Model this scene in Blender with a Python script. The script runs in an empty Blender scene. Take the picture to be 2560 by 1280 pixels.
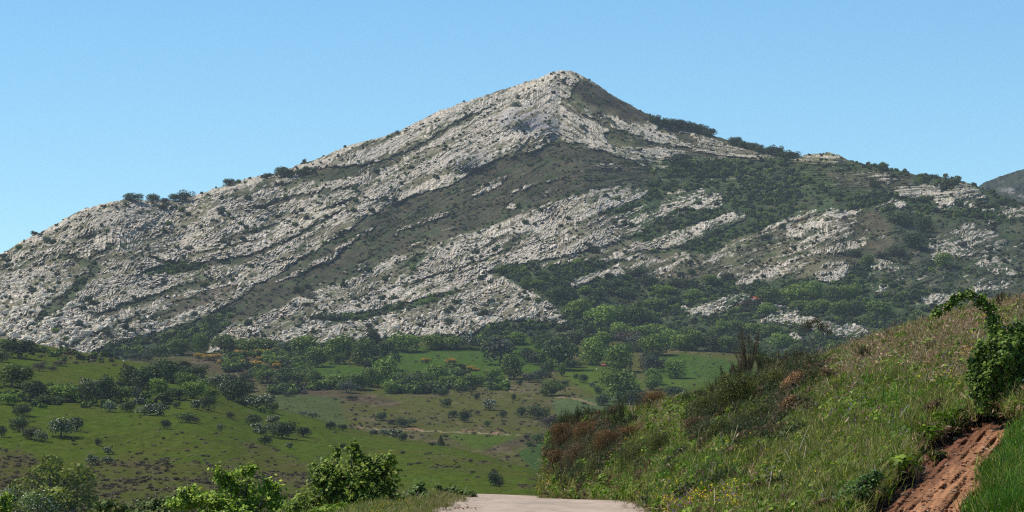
import bpy, math, random
import numpy as np
from mathutils import Vector, Euler
from mathutils.bvhtree import BVHTree

# ------------------------------------------------------------------ camera, sky, sun, exposure
SC = bpy.context.scene
COL = SC.collection
RND = random.Random(11)
RG = np.random.default_rng(7)
F = 7260.0          # focal length in photograph pixels (2560 wide)
HOR = 1130.0        # photograph row of the level horizon
cam_d = bpy.data.cameras.new('camera')
cam = bpy.data.objects.new('camera', cam_d); COL.objects.link(cam)
cam.location = (0, 0, 0); cam.rotation_euler = (math.radians(90), 0, 0)
cam_d.sensor_width = 36.0; cam_d.lens = 36.0 * F / 2560.0
cam_d.shift_y = (HOR - 640.0) / 2560.0
cam_d.clip_start = 0.5; cam_d.clip_end = 12000
SC.camera = cam

SUN_EL = math.radians(55); SUN_AZ = math.radians(-82)      # azimuth from the view direction, minus = left
world = bpy.data.worlds.new('World'); SC.world = world; world.use_nodes = True
wn = world.node_tree; wn.nodes.clear()
sky = wn.nodes.new('ShaderNodeTexSky'); sky.sky_type = 'NISHITA'; sky.sun_disc = False
sky.sun_elevation = SUN_EL; sky.sun_rotation = SUN_AZ
sky.altitude = 1500; sky.air_density = 1.0; sky.dust_density = 0.1; sky.ozone_density = 5.0
hs = wn.nodes.new('ShaderNodeHueSaturation'); hs.inputs['Saturation'].default_value = 1.12
hs.inputs['Value'].default_value = 1.0
bg = wn.nodes.new('ShaderNodeBackground'); bg.inputs['Strength'].default_value = 0.125
wo = wn.nodes.new('ShaderNodeOutputWorld')
wn.links.new(sky.outputs[0], hs.inputs['Color']); tint = wn.nodes.new('ShaderNodeVectorMath'); tint.operation = 'MULTIPLY'; tint.inputs[1].default_value = (1.0, 1.14, 1.04)
wn.links.new(hs.outputs[0], tint.inputs[0]); wn.links.new(tint.outputs[0], bg.inputs[0]); wn.links.new(bg.outputs[0], wo.inputs[0])

sl = bpy.data.lights.new('sun', 'SUN'); sl.energy = 5.0; sl.angle = math.radians(0.5); sl.color = (1.0, 0.91, 0.76)
sun = bpy.data.objects.new('sun', sl); COL.objects.link(sun)
to_sun = Vector((math.sin(SUN_AZ) * math.cos(SUN_EL), math.cos(SUN_AZ) * math.cos(SUN_EL), math.sin(SUN_EL)))
sun.rotation_euler = (-to_sun).to_track_quat('-Z', 'Y').to_euler()
sun.location = (-200, 100, 600)

SC.view_settings.view_transform = 'Standard'; SC.view_settings.look = 'None'
SC.view_settings.gamma = 1.0; SC.view_settings.use_curve_mapping = False
SC.view_settings.exposure = 0.25
SC.render.engine = 'CYCLES'
SC.cycles.use_denoising = False
SC.cycles.filter_width = 1.2
SC.cycles.max_bounces = 5; SC.cycles.diffuse_bounces = 2; SC.cycles.transmission_bounces = 2
SC.cycles.volume_bounces = 0; SC.cycles.transparent_max_bounces = 4
SC.cycles.use_fast_gi = False

# ------------------------------------------------------------------ helpers
def link(o): COL.objects.link(o); return o

def tag(o, label=None, cat=None, group=None, kind=None):
    if label: o['label'] = label
    if cat: o['category'] = cat
    if group: o['group'] = group
    if kind: o['kind'] = kind
    return o

def mkmesh(name, V, Fc, col=None, mat=None, smooth=False):
    V = np.asarray(V, np.float32).reshape(-1, 3); Fc = np.asarray(Fc, np.int32)
    me = bpy.data.meshes.new(name)
    n, k = Fc.shape
    me.vertices.add(len(V)); me.vertices.foreach_set('co', V.ravel())
    me.loops.add(n * k); me.loops.foreach_set('vertex_index', Fc.ravel())
    me.polygons.add(n); me.polygons.foreach_set('loop_start', np.arange(0, n * k, k, dtype=np.int32))
    me.polygons.foreach_set('use_smooth', np.full(n, bool(smooth)))
    me.update(calc_edges=True)
    if col is not None:
        c = np.ones((len(V), 4), np.float32); c[:, :3] = np.broadcast_to(col, (len(V), 3))
        a = me.attributes.new('col', 'FLOAT_COLOR', 'POINT'); a.data.foreach_set('color', c.ravel())
    if mat: me.materials.append(mat)
    return me

class Batch:
    """collects quads and triangles into one mesh"""
    def __init__(s): s.V = []; s.F = []; s.C = []; s.n = 0
    def add(s, V, Fc, c):
        V = np.asarray(V, float).reshape(-1, 3); Fc = np.asarray(Fc, int)
        if Fc.shape[1] == 3: Fc = np.concatenate([Fc, Fc[:, 2:3]], 1)
        s.V.append(V); s.F.append(Fc + s.n); s.C.append(np.broadcast_to(c, V.shape).astype(float)); s.n += len(V)
    def mesh(s, name, mat, smooth=False):
        V = np.concatenate(s.V); Fc = np.concatenate(s.F); C = np.concatenate(s.C)
        tri = Fc[:, 2] == Fc[:, 3]
        if tri.all(): return mkmesh(name, V, Fc[:, :3], C, mat, smooth)
        if not tri.any(): return mkmesh(name, V, Fc, C, mat, smooth)
        q = Fc[~tri]; t = np.concatenate([Fc[tri][:, :3], q[:, [0, 1, 2]], q[:, [0, 2, 3]]])
        return mkmesh(name, V, t, C, mat, smooth)
    def obj(s, name, mat, parent=None, smooth=False):
        o = link(bpy.data.objects.new(name, s.mesh(name, mat, smooth)))
        if parent: o.parent = parent
        return o

def tube(b, pts, r0, r1, c, sides=6):
    pts = np.asarray(pts, float); n = len(pts); V = []
    for i, p in enumerate(pts):
        d = pts[min(i + 1, n - 1)] - pts[max(i - 1, 0)]; d /= (np.linalg.norm(d) + 1e-9)
        a = np.cross(d, (0.3, 0.9, 0.1)); a /= (np.linalg.norm(a) + 1e-9); e = np.cross(d, a)
        r = r0 + (r1 - r0) * i / (n - 1)
        for k in range(sides):
            t = 2 * math.pi * k / sides; V.append(p + r * (a * math.cos(t) + e * math.sin(t)))
    Fc = [(i * sides + k, i * sides + (k + 1) % sides, (i + 1) * sides + (k + 1) % sides, (i + 1) * sides + k) for i in range(n - 1) for k in range(sides)]
    b.add(V, Fc, c)

# ------------------------------------------------------------------ noise
TAB = RG.random((256, 256)); JX = RG.random((256, 256)); JY = RG.random((256, 256))
def vnoise(x, y, s=0):
    x = x + s * 17.31; y = y + s * 9.73
    xi = np.floor(x).astype(int); yi = np.floor(y).astype(int); fx = x - xi; fy = y - yi
    fx = fx * fx * (3 - 2 * fx); fy = fy * fy * (3 - 2 * fy)
    a = TAB[xi & 255, yi & 255]; b = TAB[(xi + 1) & 255, yi & 255]; c = TAB[xi & 255, (yi + 1) & 255]; d = TAB[(xi + 1) & 255, (yi + 1) & 255]
    return (a * (1 - fx) + b * fx) * (1 - fy) + (c * (1 - fx) + d * fx) * fy
def fbm(x, y, o=4, s=0, g=0.5):
    v = 0; a = 1; t = 0
    for i in range(o):
        v = v + a * vnoise(x * 2 ** i, y * 2 ** i, s + i * 3); t += a; a *= g
    return v / t
def worley(x, y, s=0):
    x = x + s * 31.7; y = y + s * 11.9
    xi = np.floor(x).astype(int); yi = np.floor(y).astype(int)
    f1 = np.full(x.shape, 9.0); f2 = np.full(x.shape, 9.0); cid = np.zeros(x.shape)
    for i in (-1, 0, 1):
        for j in (-1, 0, 1):
            cx = xi + i; cy = yi + j
            dx = cx + JX[cx & 255, cy & 255] - x; dy = cy + JY[cx & 255, cy & 255] - y
            d = np.sqrt(dx * dx + dy * dy); near = d < f1
            f2 = np.where(near, f1, np.minimum(f2, d)); cid = np.where(near, TAB[cx & 255, cy & 255], cid); f1 = np.where(near, d, f1)
    return f1, f2, cid
def sstep(a, b, x):
    t = np.clip((x - a) / (b - a), 0, 1); return t * t * (3 - 2 * t)

# ------------------------------------------------------------------ maps of what grows where (photograph pixels)
MX0, MY0, MS = -120, 100, 2
MW, MH = (2900 + 120) // MS, (1420 - 100) // MS
class Map:
    def __init__(s, ch, v):
        s.a = np.zeros((MH, MW, ch)); s.a[:] = v
    def mask(s, poly):
        P = (np.array(poly, float) - (MX0, MY0)) / MS
        x0, y0 = np.maximum(np.floor(P.min(0)).astype(int), 0); x1, y1 = np.minimum(np.ceil(P.max(0)).astype(int) + 1, (MW, MH))
        if x1 <= x0 or y1 <= y0: return None
        X, Y = np.meshgrid(np.arange(x0, x1) + .5, np.arange(y0, y1) + .5); ins = np.zeros(X.shape, bool); n = len(P)
        for i in range(n):
            ax, ay = P[i]; bx, by = P[(i + 1) % n]
            if ay == by: continue
            ins ^= ((ay > Y) != (by > Y)) & (X < (bx - ax) * (Y - ay) / (by - ay) + ax)
        return (slice(y0, y1), slice(x0, x1)), ins
    def poly(s, poly, v):
        m = s.mask(poly)
        if m: s.a[m[0]][m[1]] = v
        return s
    def stroke(s, pts, w, v, w2=None):
        pts = np.array(pts, float); w2 = w if w2 is None else w2
        L = len(pts)
        up = []; dn = []
        for i, p in enumerate(pts):
            d = pts[min(i + 1, L - 1)] - pts[max(i - 1, 0)]; d /= np.linalg.norm(d); nn = np.array((-d[1], d[0]))
            ww = (w + (w2 - w) * i / (L - 1)) / 2 * (0.35 if i in (0, L - 1) else 1)
            up.append(p + nn * ww); dn.append(p - nn * ww)
        return s.poly(up + dn[::-1], v)
    def blur(s, r):
        k = np.exp(-0.5 * (np.arange(-3 * r, 3 * r + 1) / r) ** 2); k /= k.sum()
        for ax in (0, 1):
            o = np.zeros_like(s.a)
            for i, w in zip(range(-3 * r, 3 * r + 1), k): o += w * np.roll(s.a, i, ax)
            s.a = o
        return s
    def get(s, px, py):
        x = np.clip((px - MX0) / MS, 0, MW - 2); y = np.clip((py - MY0) / MS, 0, MH - 2)
        xi = x.astype(int); yi = y.astype(int); fx = (x - xi)[..., None]; fy = (y - yi)[..., None]
        a = s.a
        r = (a[yi, xi] * (1 - fx) + a[yi, xi + 1] * fx) * (1 - fy) + (a[yi + 1, xi] * (1 - fx) + a[yi + 1, xi + 1] * fx) * fy
        return r[..., 0] if r.shape[-1] == 1 else r

# ------------------------------------------------------------------ materials
def mat(name, rough=0.95, spec=0.1, bump=None, trans=0.0, detail=None, rand=0.0, base=None):
    m = bpy.data.materials.new(name); m.use_nodes = True; nt = m.node_tree; N = nt.nodes; L = nt.links
    p = N['Principled BSDF']; out = N['Material Output']
    p.inputs['Roughness'].default_value = rough; p.inputs['Specular IOR Level'].default_value = spec
    if base is None:
        at = N.new('ShaderNodeAttribute'); at.attribute_name = 'col'; c = at.outputs['Color']
    else:
        rg = N.new('ShaderNodeRGB'); rg.outputs[0].default_value = (*base, 1); c = rg.outputs[0]
    tc = N.new('ShaderNodeNewGeometry')
    if detail:
        nz = N.new('ShaderNodeTexNoise'); nz.inputs['Scale'].default_value = detail[0]; nz.inputs['Detail'].default_value = 4; nz.inputs['Roughness'].default_value = 0.65
        L.new(tc.outputs['Position'], nz.inputs['Vector'])
        mr = N.new('ShaderNodeMapRange'); mr.inputs['From Min'].default_value = 0.3; mr.inputs['From Max'].default_value = 0.7
        mr.inputs['To Min'].default_value = 1 - detail[1]; mr.inputs['To Max'].default_value = 1 + detail[1]
        L.new(nz.outputs['Fac'], mr.inputs['Value'])
        vm = N.new('ShaderNodeVectorMath'); vm.operation = 'SCALE'; L.new(c, vm.inputs[0]); L.new(mr.outputs[0], vm.inputs['Scale']); c = vm.outputs[0]
    if rand:
        oi = N.new('ShaderNodeObjectInfo'); mr = N.new('ShaderNodeMapRange'); mr.inputs['To Min'].default_value = 1 - rand; mr.inputs['To Max'].default_value = 1 + rand
        L.new(oi.outputs['Random'], mr.inputs['Value'])
        vm = N.new('ShaderNodeVectorMath'); vm.operation = 'SCALE'; L.new(c, vm.inputs[0]); L.new(mr.outputs[0], vm.inputs['Scale']); c = vm.outputs[0]
    L.new(c, p.inputs['Base Color'])
    if bump:
        nz = N.new('ShaderNodeTexNoise'); nz.inputs['Scale'].default_value = bump[0]; nz.inputs['Detail'].default_value = 5; nz.inputs['Roughness'].default_value = 0.7
        L.new(tc.outputs['Position'], nz.inputs['Vector'])
        bp = N.new('ShaderNodeBump'); bp.inputs['Strength'].default_value = 1.0; bp.inputs['Distance'].default_value = bump[1]
        L.new(nz.outputs['Fac'], bp.inputs['Height']); L.new(bp.outputs[0], p.inputs['Normal'])
    if trans:
        tr = N.new('ShaderNodeBsdfTranslucent'); L.new(c, tr.inputs['Color'])
        mx = N.new('ShaderNodeMixShader'); mx.inputs[0].default_value = trans
        L.new(p.outputs[0], mx.inputs[1]); L.new(tr.outputs[0], mx.inputs[2]); L.new(mx.outputs[0], out.inputs[0])
    return m

M_ROCKY = mat('limestone_and_heath', 0.95, 0.1, bump=(0.9, 0.5), detail=(0.7, 0.22))
M_STONE = mat('limestone', 0.95, 0.1, bump=(1.2, 0.4), detail=(1.0, 0.2))
M_TURF = mat('turf', 1.0, 0.0, bump=(1.1, 0.35), detail=(0.8, 0.3))
M_NEAR = mat('bank_soil_and_litter', 0.95, 0.1, bump=(9.0, 0.06), detail=(6.0, 0.35))
M_ROAD = mat('worn_concrete', 0.9, 0.2, bump=(25.0, 0.01), detail=(5.0, 0.1))
M_LEAF = mat('foliage', 0.6, 0.25, trans=0.26, rand=0.35)
M_TWIG = mat('bark', 0.9, 0.1, detail=(8.0, 0.2))
M_GRASS = mat('grass_blades', 0.6, 0.25, trans=0.3, rand=0.2)
M_PETAL = mat('petals', 0.7, 0.2, trans=0.3)
M_SOLID = mat('painted_and_plain', 0.8, 0.2, detail=(3.0, 0.1))

# ------------------------------------------------------------------ terrain sheets
class Sheet:
    """a height surface: rows x columns of (pixel column, pixel row, distance)"""
    def __init__(s, px, py, d, behind=None, below=None):
        s.px, s.py, s.d = px, py, d
        s.W = np.stack([(px - 1280) * d / F, d, (HOR - py) * d / F], -1)
        s.extra_top = behind; s.extra_bot = below
    def all(s):
        W = s.W
        if s.extra_top is not None:
            r = W[0].copy(); dy, dz = s.extra_top; r[:, 1] += dy; r[:, 0] *= (r[:, 1] / (r[:, 1] - dy)); r[:, 2] += dz
            W = np.concatenate([r[None], W])
        if s.extra_bot is not None:
            r = W[-1].copy(); dy, dz = s.extra_bot; r[:, 1] += dy; r[:, 2] += dz
            W = np.concatenate([W, r[None]])
        return W
    def build(s, name, col, m, smooth=True, parent=None):
        W = s.all(); nr, nc = W.shape[:2]
        if s.extra_top is not None: col = np.concatenate([col[:1], col])
        if s.extra_bot is not None: col = np.concatenate([col, col[-1:]])
        idx = np.arange(nr * nc).reshape(nr, nc)
        Fc = np.stack([idx[1:, :-1], idx[1:, 1:], idx[:-1, 1:], idx[:-1, :-1]], -1).reshape(-1, 4)
        o = link(bpy.data.objects.new(name, mkmesh(name, W.reshape(-1, 3), Fc, col.reshape(-1, 3), m, smooth)))
        if parent: o.parent = parent
        return o
    def bvh(s, st=3):
        W = s.W[::st, ::st]; nr, nc = W.shape[:2]; idx = np.arange(nr * nc).reshape(nr, nc)
        Fc = np.stack([idx[1:, :-1], idx[1:, 1:], idx[:-1, 1:], idx[:-1, :-1]], -1).reshape(-1, 4)
        s.tree = BVHTree.FromPolygons([tuple(v) for v in W.reshape(-1, 3).tolist()], Fc.tolist()); return s
    def hit(s, px, py):
        for k in range(14):
            q = s.tree.ray_cast(Vector((0, 0, 0)), Vector(((px - 1280) / F, 1, (HOR - py) / F)).normalized())
            if q[0] is not None: return q[0]
            py += 2
        return None
    def sample(s, n, w, rg=RG):
        """n random points, weight given per cell (already times the projected cell area)"""
        px, py = s.px, s.py
        a = px[:-1, 1:] - px[:-1, :-1]; b = py[1:, :-1] - py[:-1, :-1]; c = px[1:, :-1] - px[:-1, :-1]; e = py[:-1, 1:] - py[:-1, :-1]
        p = np.abs(a * b - c * e) * w[:-1, :-1]; cs = np.cumsum(p.ravel())
        i = np.searchsorted(cs, rg.random(n) * cs[-1]); i = np.minimum(i, cs.size - 1)
        r, q = np.unravel_index(i, p.shape); u = rg.random((n, 1)); v = rg.random((n, 1))
        W = s.W
        pt = (W[r, q] * (1 - u) + W[r, q + 1] * u) * (1 - v) + (W[r + 1, q] * (1 - u) + W[r + 1, q + 1] * u) * v
        nr = np.cross(W[r, q + 1] - W[r, q], W[r, q] - W[r + 1, q]); nr /= np.linalg.norm(nr, axis=1)[:, None] + 1e-9
        return pt, nr, px[r, q], py[r, q]

def smooth1(a, k):
    w = np.hanning(2 * k + 3)[1:-1]; w /= w.sum(); return np.convolve(np.pad(a, k, mode='edge'), w, 'valid')

# ================================================================== THE MOUNTAIN
RIDGE = [(-120, 690), (-60, 665), (0, 637), (60, 600), (120, 570), (165, 545), (210, 522), (260, 508), (310, 497), (350, 499), (400, 503), (440, 500), (490, 488),
         (540, 470), (600, 452), (640, 440), (690, 434), (740, 414), (780, 401), (830, 381), (880, 362), (940, 345), (1000, 328), (1040, 305), (1100, 276), (1180, 249),
         (1250, 226), (1310, 206), (1350, 194), (1375, 182), (1405, 175), (1430, 179), (1460, 191), (1490, 210), (1530, 238), (1570, 260), (1620, 285), (1650, 300),
         (1700, 312), (1750, 325), (1790, 340), (1830, 352), (1870, 366), (1930, 382), (1990, 393), (2025, 385), (2065, 381), (2095, 386), (2121, 401), (2172, 411),
         (2250, 426), (2309, 441), (2387, 446), (2441, 463), (2465, 476), (2520, 497), (2560, 507), (2640, 520), (2760, 545)]
RIDGE = np.array(RIDGE, float)
NC, NR = 1640, 530
cx = np.linspace(-90, 2720, NC)
ry = smooth1(np.interp(cx, RIDGE[:, 0], RIDGE[:, 1]), 4)
jit = (fbm(cx / 9.0, cx * 0 + 3, 3) - 0.5) * 6
t = np.linspace(0, 1, NR)[:, None]
px = np.broadcast_to(cx, (NR, NC)).copy(); py = ry + (960 - ry) * t + jit * np.exp(-t / 0.012)
dr = np.interp(cx, (0, 300, 700, 1100, 1400, 1800, 2200, 2560), (1400, 1450, 1560, 1680, 1760, 1700, 1600, 1560))
sfrac = (960 - py) / (960 - ry)
dep = 1130 + (dr - 1130) * sfrac ** 0.95

HEATH = (0.055, 0.056, 0.034); SCRUB = (0.038, 0.062, 0.022); OLIVE = (0.135, 0.13, 0.08); BROWN = (0.10, 0.085, 0.06); MEAD = (0.06, 0.11, 0.028)
R = Map(1, 0.92); VC = Map(3, OLIVE)
def veg(pts, r, c): R.poly(pts, r); VC.poly(pts, c)
def vst(pts, w, c, r=0.08, w2=None): R.stroke(pts, w, r, w2); VC.stroke(pts, w * 1.3, c, w2 and w2 * 1.3)
# big green flank on the right
veg([(1370, 365), (1500, 375), (1560, 400), (1640, 410), (1700, 385), (1800, 395), (1900, 400), (1990, 380), (2130, 395), (2309, 430), (2450, 455), (2560, 495), (2800, 520), (2800, 980), (1250, 980), (1380, 830), (1430, 815), (1370, 752), (1300, 712), (1240, 690), (1200, 680), (1290, 660), (1420, 640), (1560, 600), (1500, 480), (1400, 500), (1290, 540), (1200, 480)], 0.12, SCRUB)
# heath band
veg([(1500, 377), (1420, 367), (1365, 362), (1345, 375), (1310, 384), (1250, 395), (1215, 410), (1180, 430), (1160, 450), (1120, 470), (1060, 480), (1010, 500), (960, 520), (900, 555), (850, 592), (780, 632), (720, 665), (690, 690), (640, 712), (610, 742), (520, 790), (430, 822), (320, 850), (240, 872), (230, 930), (470, 940), (540, 845), (600, 805), (660, 780), (700, 775), (740, 745), (820, 715), (900, 688), (960, 650), (1100, 606), (1200, 575), (1290, 540), (1400, 500), (1500, 472), (1600, 466), (1640, 440), (1560, 405)], 0.07, HEATH)
veg([(240, 872), (320, 850), (430, 822), (520, 790), (600, 760), (560, 830), (500, 870), (300, 920)], 0.04, (0.035, 0.062, 0.028))
# rock stripes inside the heath band
def rock(pts, r=0.88): R.poly(pts, r)
def rst(pts, w, r=0.9, w2=None): R.stroke(pts, w, r, w2)
rst([(688, 709), (740, 686), (790, 660), (850, 622), (900, 592), (938, 567)], 10, w2=13)
rst([(780, 668), (830, 648), (862, 622)], 14); rst([(985, 588), (1040, 560), (1085, 545), (1128, 532)], 12, w2=18)
rst([(1178, 492), (1210, 474), (1245, 456), (1270, 436)], 20); rst([(1272, 487), (1310, 474), (1350, 458)], 12, 0.8)
rst([(1300, 474), (1380, 448), (1445, 430)], 10, 0.6); rock([(1258, 525), (1275, 508), (1300, 512), (1285, 528)], 0.8)
rock([(1340, 395), (1400, 388), (1380, 410), (1345, 405)], 0.35); rst([(1450, 430), (1500, 418), (1560, 412), (1625, 412)], 18, 0.5)
rock([(1550, 405), (1600, 402), (1680, 410), (1680, 425), (1600, 425)], 0.5); rst([(950, 655), (900, 668), (860, 690)], 10, 0.6)
rst([(1340, 500), (1390, 478), (1430, 462)], 16, 0.45)
# upper left bands
vst([(1240, 264), (1190, 286), (1150, 306), (1110, 330), (1075, 352), (1040, 372), (1000, 386)], 5, HEATH, w2=12)
veg([(745, 440), (790, 422), (880, 416), (960, 402), (1030, 374), (1095, 342), (1040, 380), (970, 420), (890, 444), (820, 455), (760, 453)], 0.2, HEATH)
vst([(1040, 320), (960, 352), (900, 370), (860, 385)], 8, HEATH, 0.4)
vst([(640, 522), (700, 505), (760, 492), (830, 478), (900, 466)], 12, HEATH, 0.35); vst([(800, 532), (850, 510), (905, 488)], 8, HEATH, 0.1)
vst([(560, 600), (640, 580), (700, 560), (780, 535)], 9, OLIVE, 0.3)
vst([(370, 642), (430, 660), (500, 664), (600, 650), (700, 612), (790, 566), (870, 515)], 16, HEATH, 0.2, 8)
vst([(350, 680), (430, 676), (520, 664)], 26, SCRUB, 0.25); vst([(470, 640), (560, 622), (640, 600)], 12, OLIVE, 0.3)
vst([(150, 640), (210, 655), (240, 668), (215, 700), (180, 735), (130, 775), (70, 825)], 20, (0.05, 0.07, 0.035), 0.12, 26)
vst([(235, 795), (300, 770), (380, 748), (470, 715), (560, 700)], 14, HEATH, 0.3); vst([(380, 800), (440, 770), (520, 740), (600, 715)], 30, BROWN, 0.4)
vst([(300, 600), (260, 625), (215, 660)], 10, HEATH, 0.3); vst([(640, 470), (700, 465), (800, 450)], 8, OLIVE, 0.4)
vst([(150, 880), (230, 840), (330, 800), (420, 770)], 9, OLIVE, 0.4)
# summit
veg([(1434, 216), (1452, 204), (1480, 206), (1512, 226), (1551, 250), (1592, 274), (1636, 292), (1640, 306), (1590, 309), (1545, 295), (1502, 274), (1462, 256), (1432, 240)], 0.0, (0.030, 0.029, 0.019))
vst([(1434, 218), (1412, 208), (1396, 200)], 7, HEATH, 0.2); vst([(1400, 262), (1425, 277), (1465, 291), (1497, 306), (1532, 322), (1572, 332)], 8, HEATH, 0.12)
vst([(1470, 251), (1497, 270), (1532, 285), (1560, 296)], 7, HEATH, 0.15)
veg([(1400, 250), (1440, 238), (1465, 255), (1460, 288), (1420, 275)], 0.4, OLIVE)
veg([(1503, 332), (1545, 330), (1590, 337), (1642, 360), (1670, 370), (1590, 371), (1530, 366), (1518, 352)], 0.12, (0.085, 0.09, 0.045))
veg([(1640, 318), (1690, 326), (1722, 336), (1745, 362), (1715, 354), (1690, 338), (1650, 326)], 0.1, HEATH)
vst([(1640, 365), (1700, 372), (1760, 388), (1800, 396)], 12, HEATH, 0.2); vst([(1500, 377), (1440, 362), (1380, 358)], 8, HEATH, 0.2)
vst([(1740, 336), (1800, 346), (1860, 366), (1920, 385)], 16, HEATH, 0.3); vst([(1380, 178), (1400, 192), (1408, 198)], 8, OLIVE, 0.5)
vst([(1290, 400), (1310, 372), (1335, 345)], 16, OLIVE, 0.4)
veg([(1970, 398), (2020, 386), (2066, 381), (2098, 388), (2125, 403), (2060, 410), (1990, 408)], 0.55, (0.12, 0.12, 0.06))
veg([(1560, 600), (1760, 640), (1900, 600), (2100, 640), (2150, 660), (2000, 700), (1800, 700), (1640, 700), (1500, 680), (1440, 640)], 0.45, (0.10, 0.095, 0.055))
veg([(1980, 540), (2120, 530), (2200, 600), (2160, 660), (2050, 650), (1900, 640), (1850, 610)], 0.4, (0.085, 0.08, 0.048))
veg([(2040, 420), (2200, 430), (2300, 450), (2250, 480), (2100, 470)], 0.3, (0.06, 0.065, 0.035)); veg([(2180, 560), (2330, 540), (2560, 560), (2640, 660), (2560, 760), (2300, 720), (2180, 700)], 0.3, (0.045, 0.06, 0.032))
# slabs of the right flank
rock([(1540, 530), (1600, 508), (1680, 478), (1760, 472), (1805, 492), (1813, 515), (1785, 531), (1700, 523), (1660, 545), (1600, 585), (1540, 604), (1430, 625), (1300, 655), (1150, 705), (1000, 750), (1100, 650), (1300, 580), (1450, 545)], 0.85)
rock([(1200, 592), (1290, 542), (1400, 502), (1500, 474), (1580, 464), (1632, 480), (1602, 505), (1550, 524), (1480, 548), (1300, 620)], 0.9)
rock([(1602, 612), (1700, 562), (1800, 532), (1850, 527), (1872, 538), (1832, 568), (1760, 598), (1680, 622), (1560, 650), (1480, 660), (1540, 630)], 0.9)
rock([(1760, 650), (1790, 632), (1860, 602), (1930, 562), (1985, 532), (2010, 545), (1950, 580), (1900, 612), (1850, 640), (1820, 670)], 0.7)
rock([(1960, 570), (2030, 558), (2095, 548), (2135, 568), (2150, 600), (2130, 632), (2060, 638), (1990, 632), (1900, 625), (1900, 605)], 0.7)
veg([(1830, 600), (1960, 570), (1990, 600), (1930, 640), (1850, 670), (1800, 660)], 0.4, (0.1, 0.1, 0.055))
rock([(1975, 534), (2035, 520), (2065, 518), (2122, 528), (2090, 538), (2010, 545)], 0.7)
veg([(2110, 540), (2190, 520), (2225, 560), (2240, 640), (2150, 640), (2130, 580)], 0.25, (0.075, 0.068, 0.04))
rock([(2188, 520), (2230, 498), (2262, 505), (2287, 523), (2240, 518)], 0.85)
rock([(2225, 484), (2254, 467), (2289, 458), (2344, 462), (2360, 480), (2387, 474), (2398, 454), (2420, 460), (2465, 486), (2470, 505), (2428, 523), (2380, 528), (2332, 532), (2348, 510), (2328, 498), (2250, 495)], 0.88)
rock([(2449, 522), (2504, 517), (2640, 520), (2640, 560), (2559, 556), (2496, 545)], 0.7); rock([(2325, 602), (2367, 573), (2426, 560), (2468, 573), (2524, 602), (2506, 626), (2426, 638), (2328, 655)], 0.8)
rock([(2434, 661), (2485, 643), (2640, 660), (2640, 700), (2559, 692), (2485, 688)], 0.75); rock([(2166, 442), (2211, 433), (2248, 442), (2246, 455), (2191, 456)], 0.75)
rock([(2036, 690), (2059, 661), (2094, 654), (2135, 672), (2106, 696), (2070, 710)], 0.8); rock([(2182, 664), (2206, 655), (2226, 658), (2236, 674), (2184, 676)], 0.8)
rock([(1835, 692), (1879, 666), (1957, 654), (2016, 658), (1996, 684), (1918, 703), (1850, 718)], 0.72); rock([(2158, 728), (2184, 708), (2238, 720), (2240, 742), (2196, 734)], 0.7)
rock([(2290, 745), (2345, 728), (2400, 735), (2390, 765), (2330, 775)], 0.6); rock([(2290, 690), (2340, 690), (2330, 712), (2295, 710)], 0.5)
rock([(1700, 768), (1760, 762), (1800, 742), (1840, 731), (1878, 736), (1888, 750), (1832, 766), (1800, 786), (1722, 792)], 0.85)
rock([(1856, 808), (1909, 798), (1933, 782), (1956, 770), (1988, 761), (1998, 786), (2034, 796), (2068, 802), (2100, 814), (2150, 812), (2180, 830), (2140, 850), (2080, 838), (1987, 815), (1934, 806), (1884, 810)], 0.8)
rock([(1955, 838), (1990, 830), (2012, 848), (1985, 858)], 0.7); rock([(2400, 690), (2470, 700), (2520, 690), (2560, 720), (2440, 730)], 0.6)
rock([(1419, 710), (1481, 682), (1552, 670), (1560, 680), (1490, 704), (1436, 724)], 0.85)
vst([(1500, 538), (1560, 525), (1600, 505), (1660, 482), (1715, 458)], 18, SCRUB, 0.05, 22); vst([(1570, 608), (1620, 590), (1700, 566), (1780, 540), (1830, 524)], 24, SCRUB, 0.03, 14)
vst([(1560, 640), (1700, 622), (1790, 592), (1850, 570), (1905, 545), (1965, 525)], 12, SCRUB, 0.1, 18)
vst([(1340, 668), (1420, 648), (1481, 634), (1559, 610), (1606, 603)], 10, OLIVE, 0.3); vst([(1356, 705), (1419, 684), (1481, 666), (1575, 652)], 18, SCRUB, 0.05)
vst([(1440, 724), (1512, 700), (1570, 686)], 14, SCRUB, 0.05)
# knoll and lower rocks in front of the flank
rock([(1140, 745), (1180, 705), (1220, 692), (1260, 697), (1300, 714), (1340, 735), (1372, 757), (1412, 800), (1428, 814), (1360, 817), (1280, 802), (1220, 806), (1150, 780)], 0.84)
rock([(540, 870), (620, 840), (700, 815), (800, 806), (900, 800), (1000, 778), (1100, 758), (1180, 740), (1250, 790), (1200, 815), (1150, 832), (1050, 835), (980, 850), (900, 860), (760, 870)], 0.84)
vst([(790, 800), (860, 797), (940, 785), (1000, 770), (1080, 748), (1150, 728)], 20, (0.04, 0.07, 0.028), 0.06, 12); vst([(1000, 672), (1040, 652), (1068, 636)], 14, SCRUB, 0.03)
vst([(830, 760), (900, 745), (960, 735)], 9, OLIVE, 0.4); vst([(900, 745), (1000, 720), (1100, 690), (1240, 640), (1400, 590)], 8, OLIVE, 0.35)
vst([(1000, 700), (1150, 640), (1300, 590), (1440, 560)], 6, OLIVE, 0.5); veg([(1230, 600), (1330, 575), (1360, 590), (1280, 620), (1200, 640)], 0.5, BROWN)
veg([(1280, 800), (1440, 815), (1560, 830), (1560, 980), (1200, 980), (1150, 850), (1220, 815)], 0.05, SCRUB)
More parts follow.
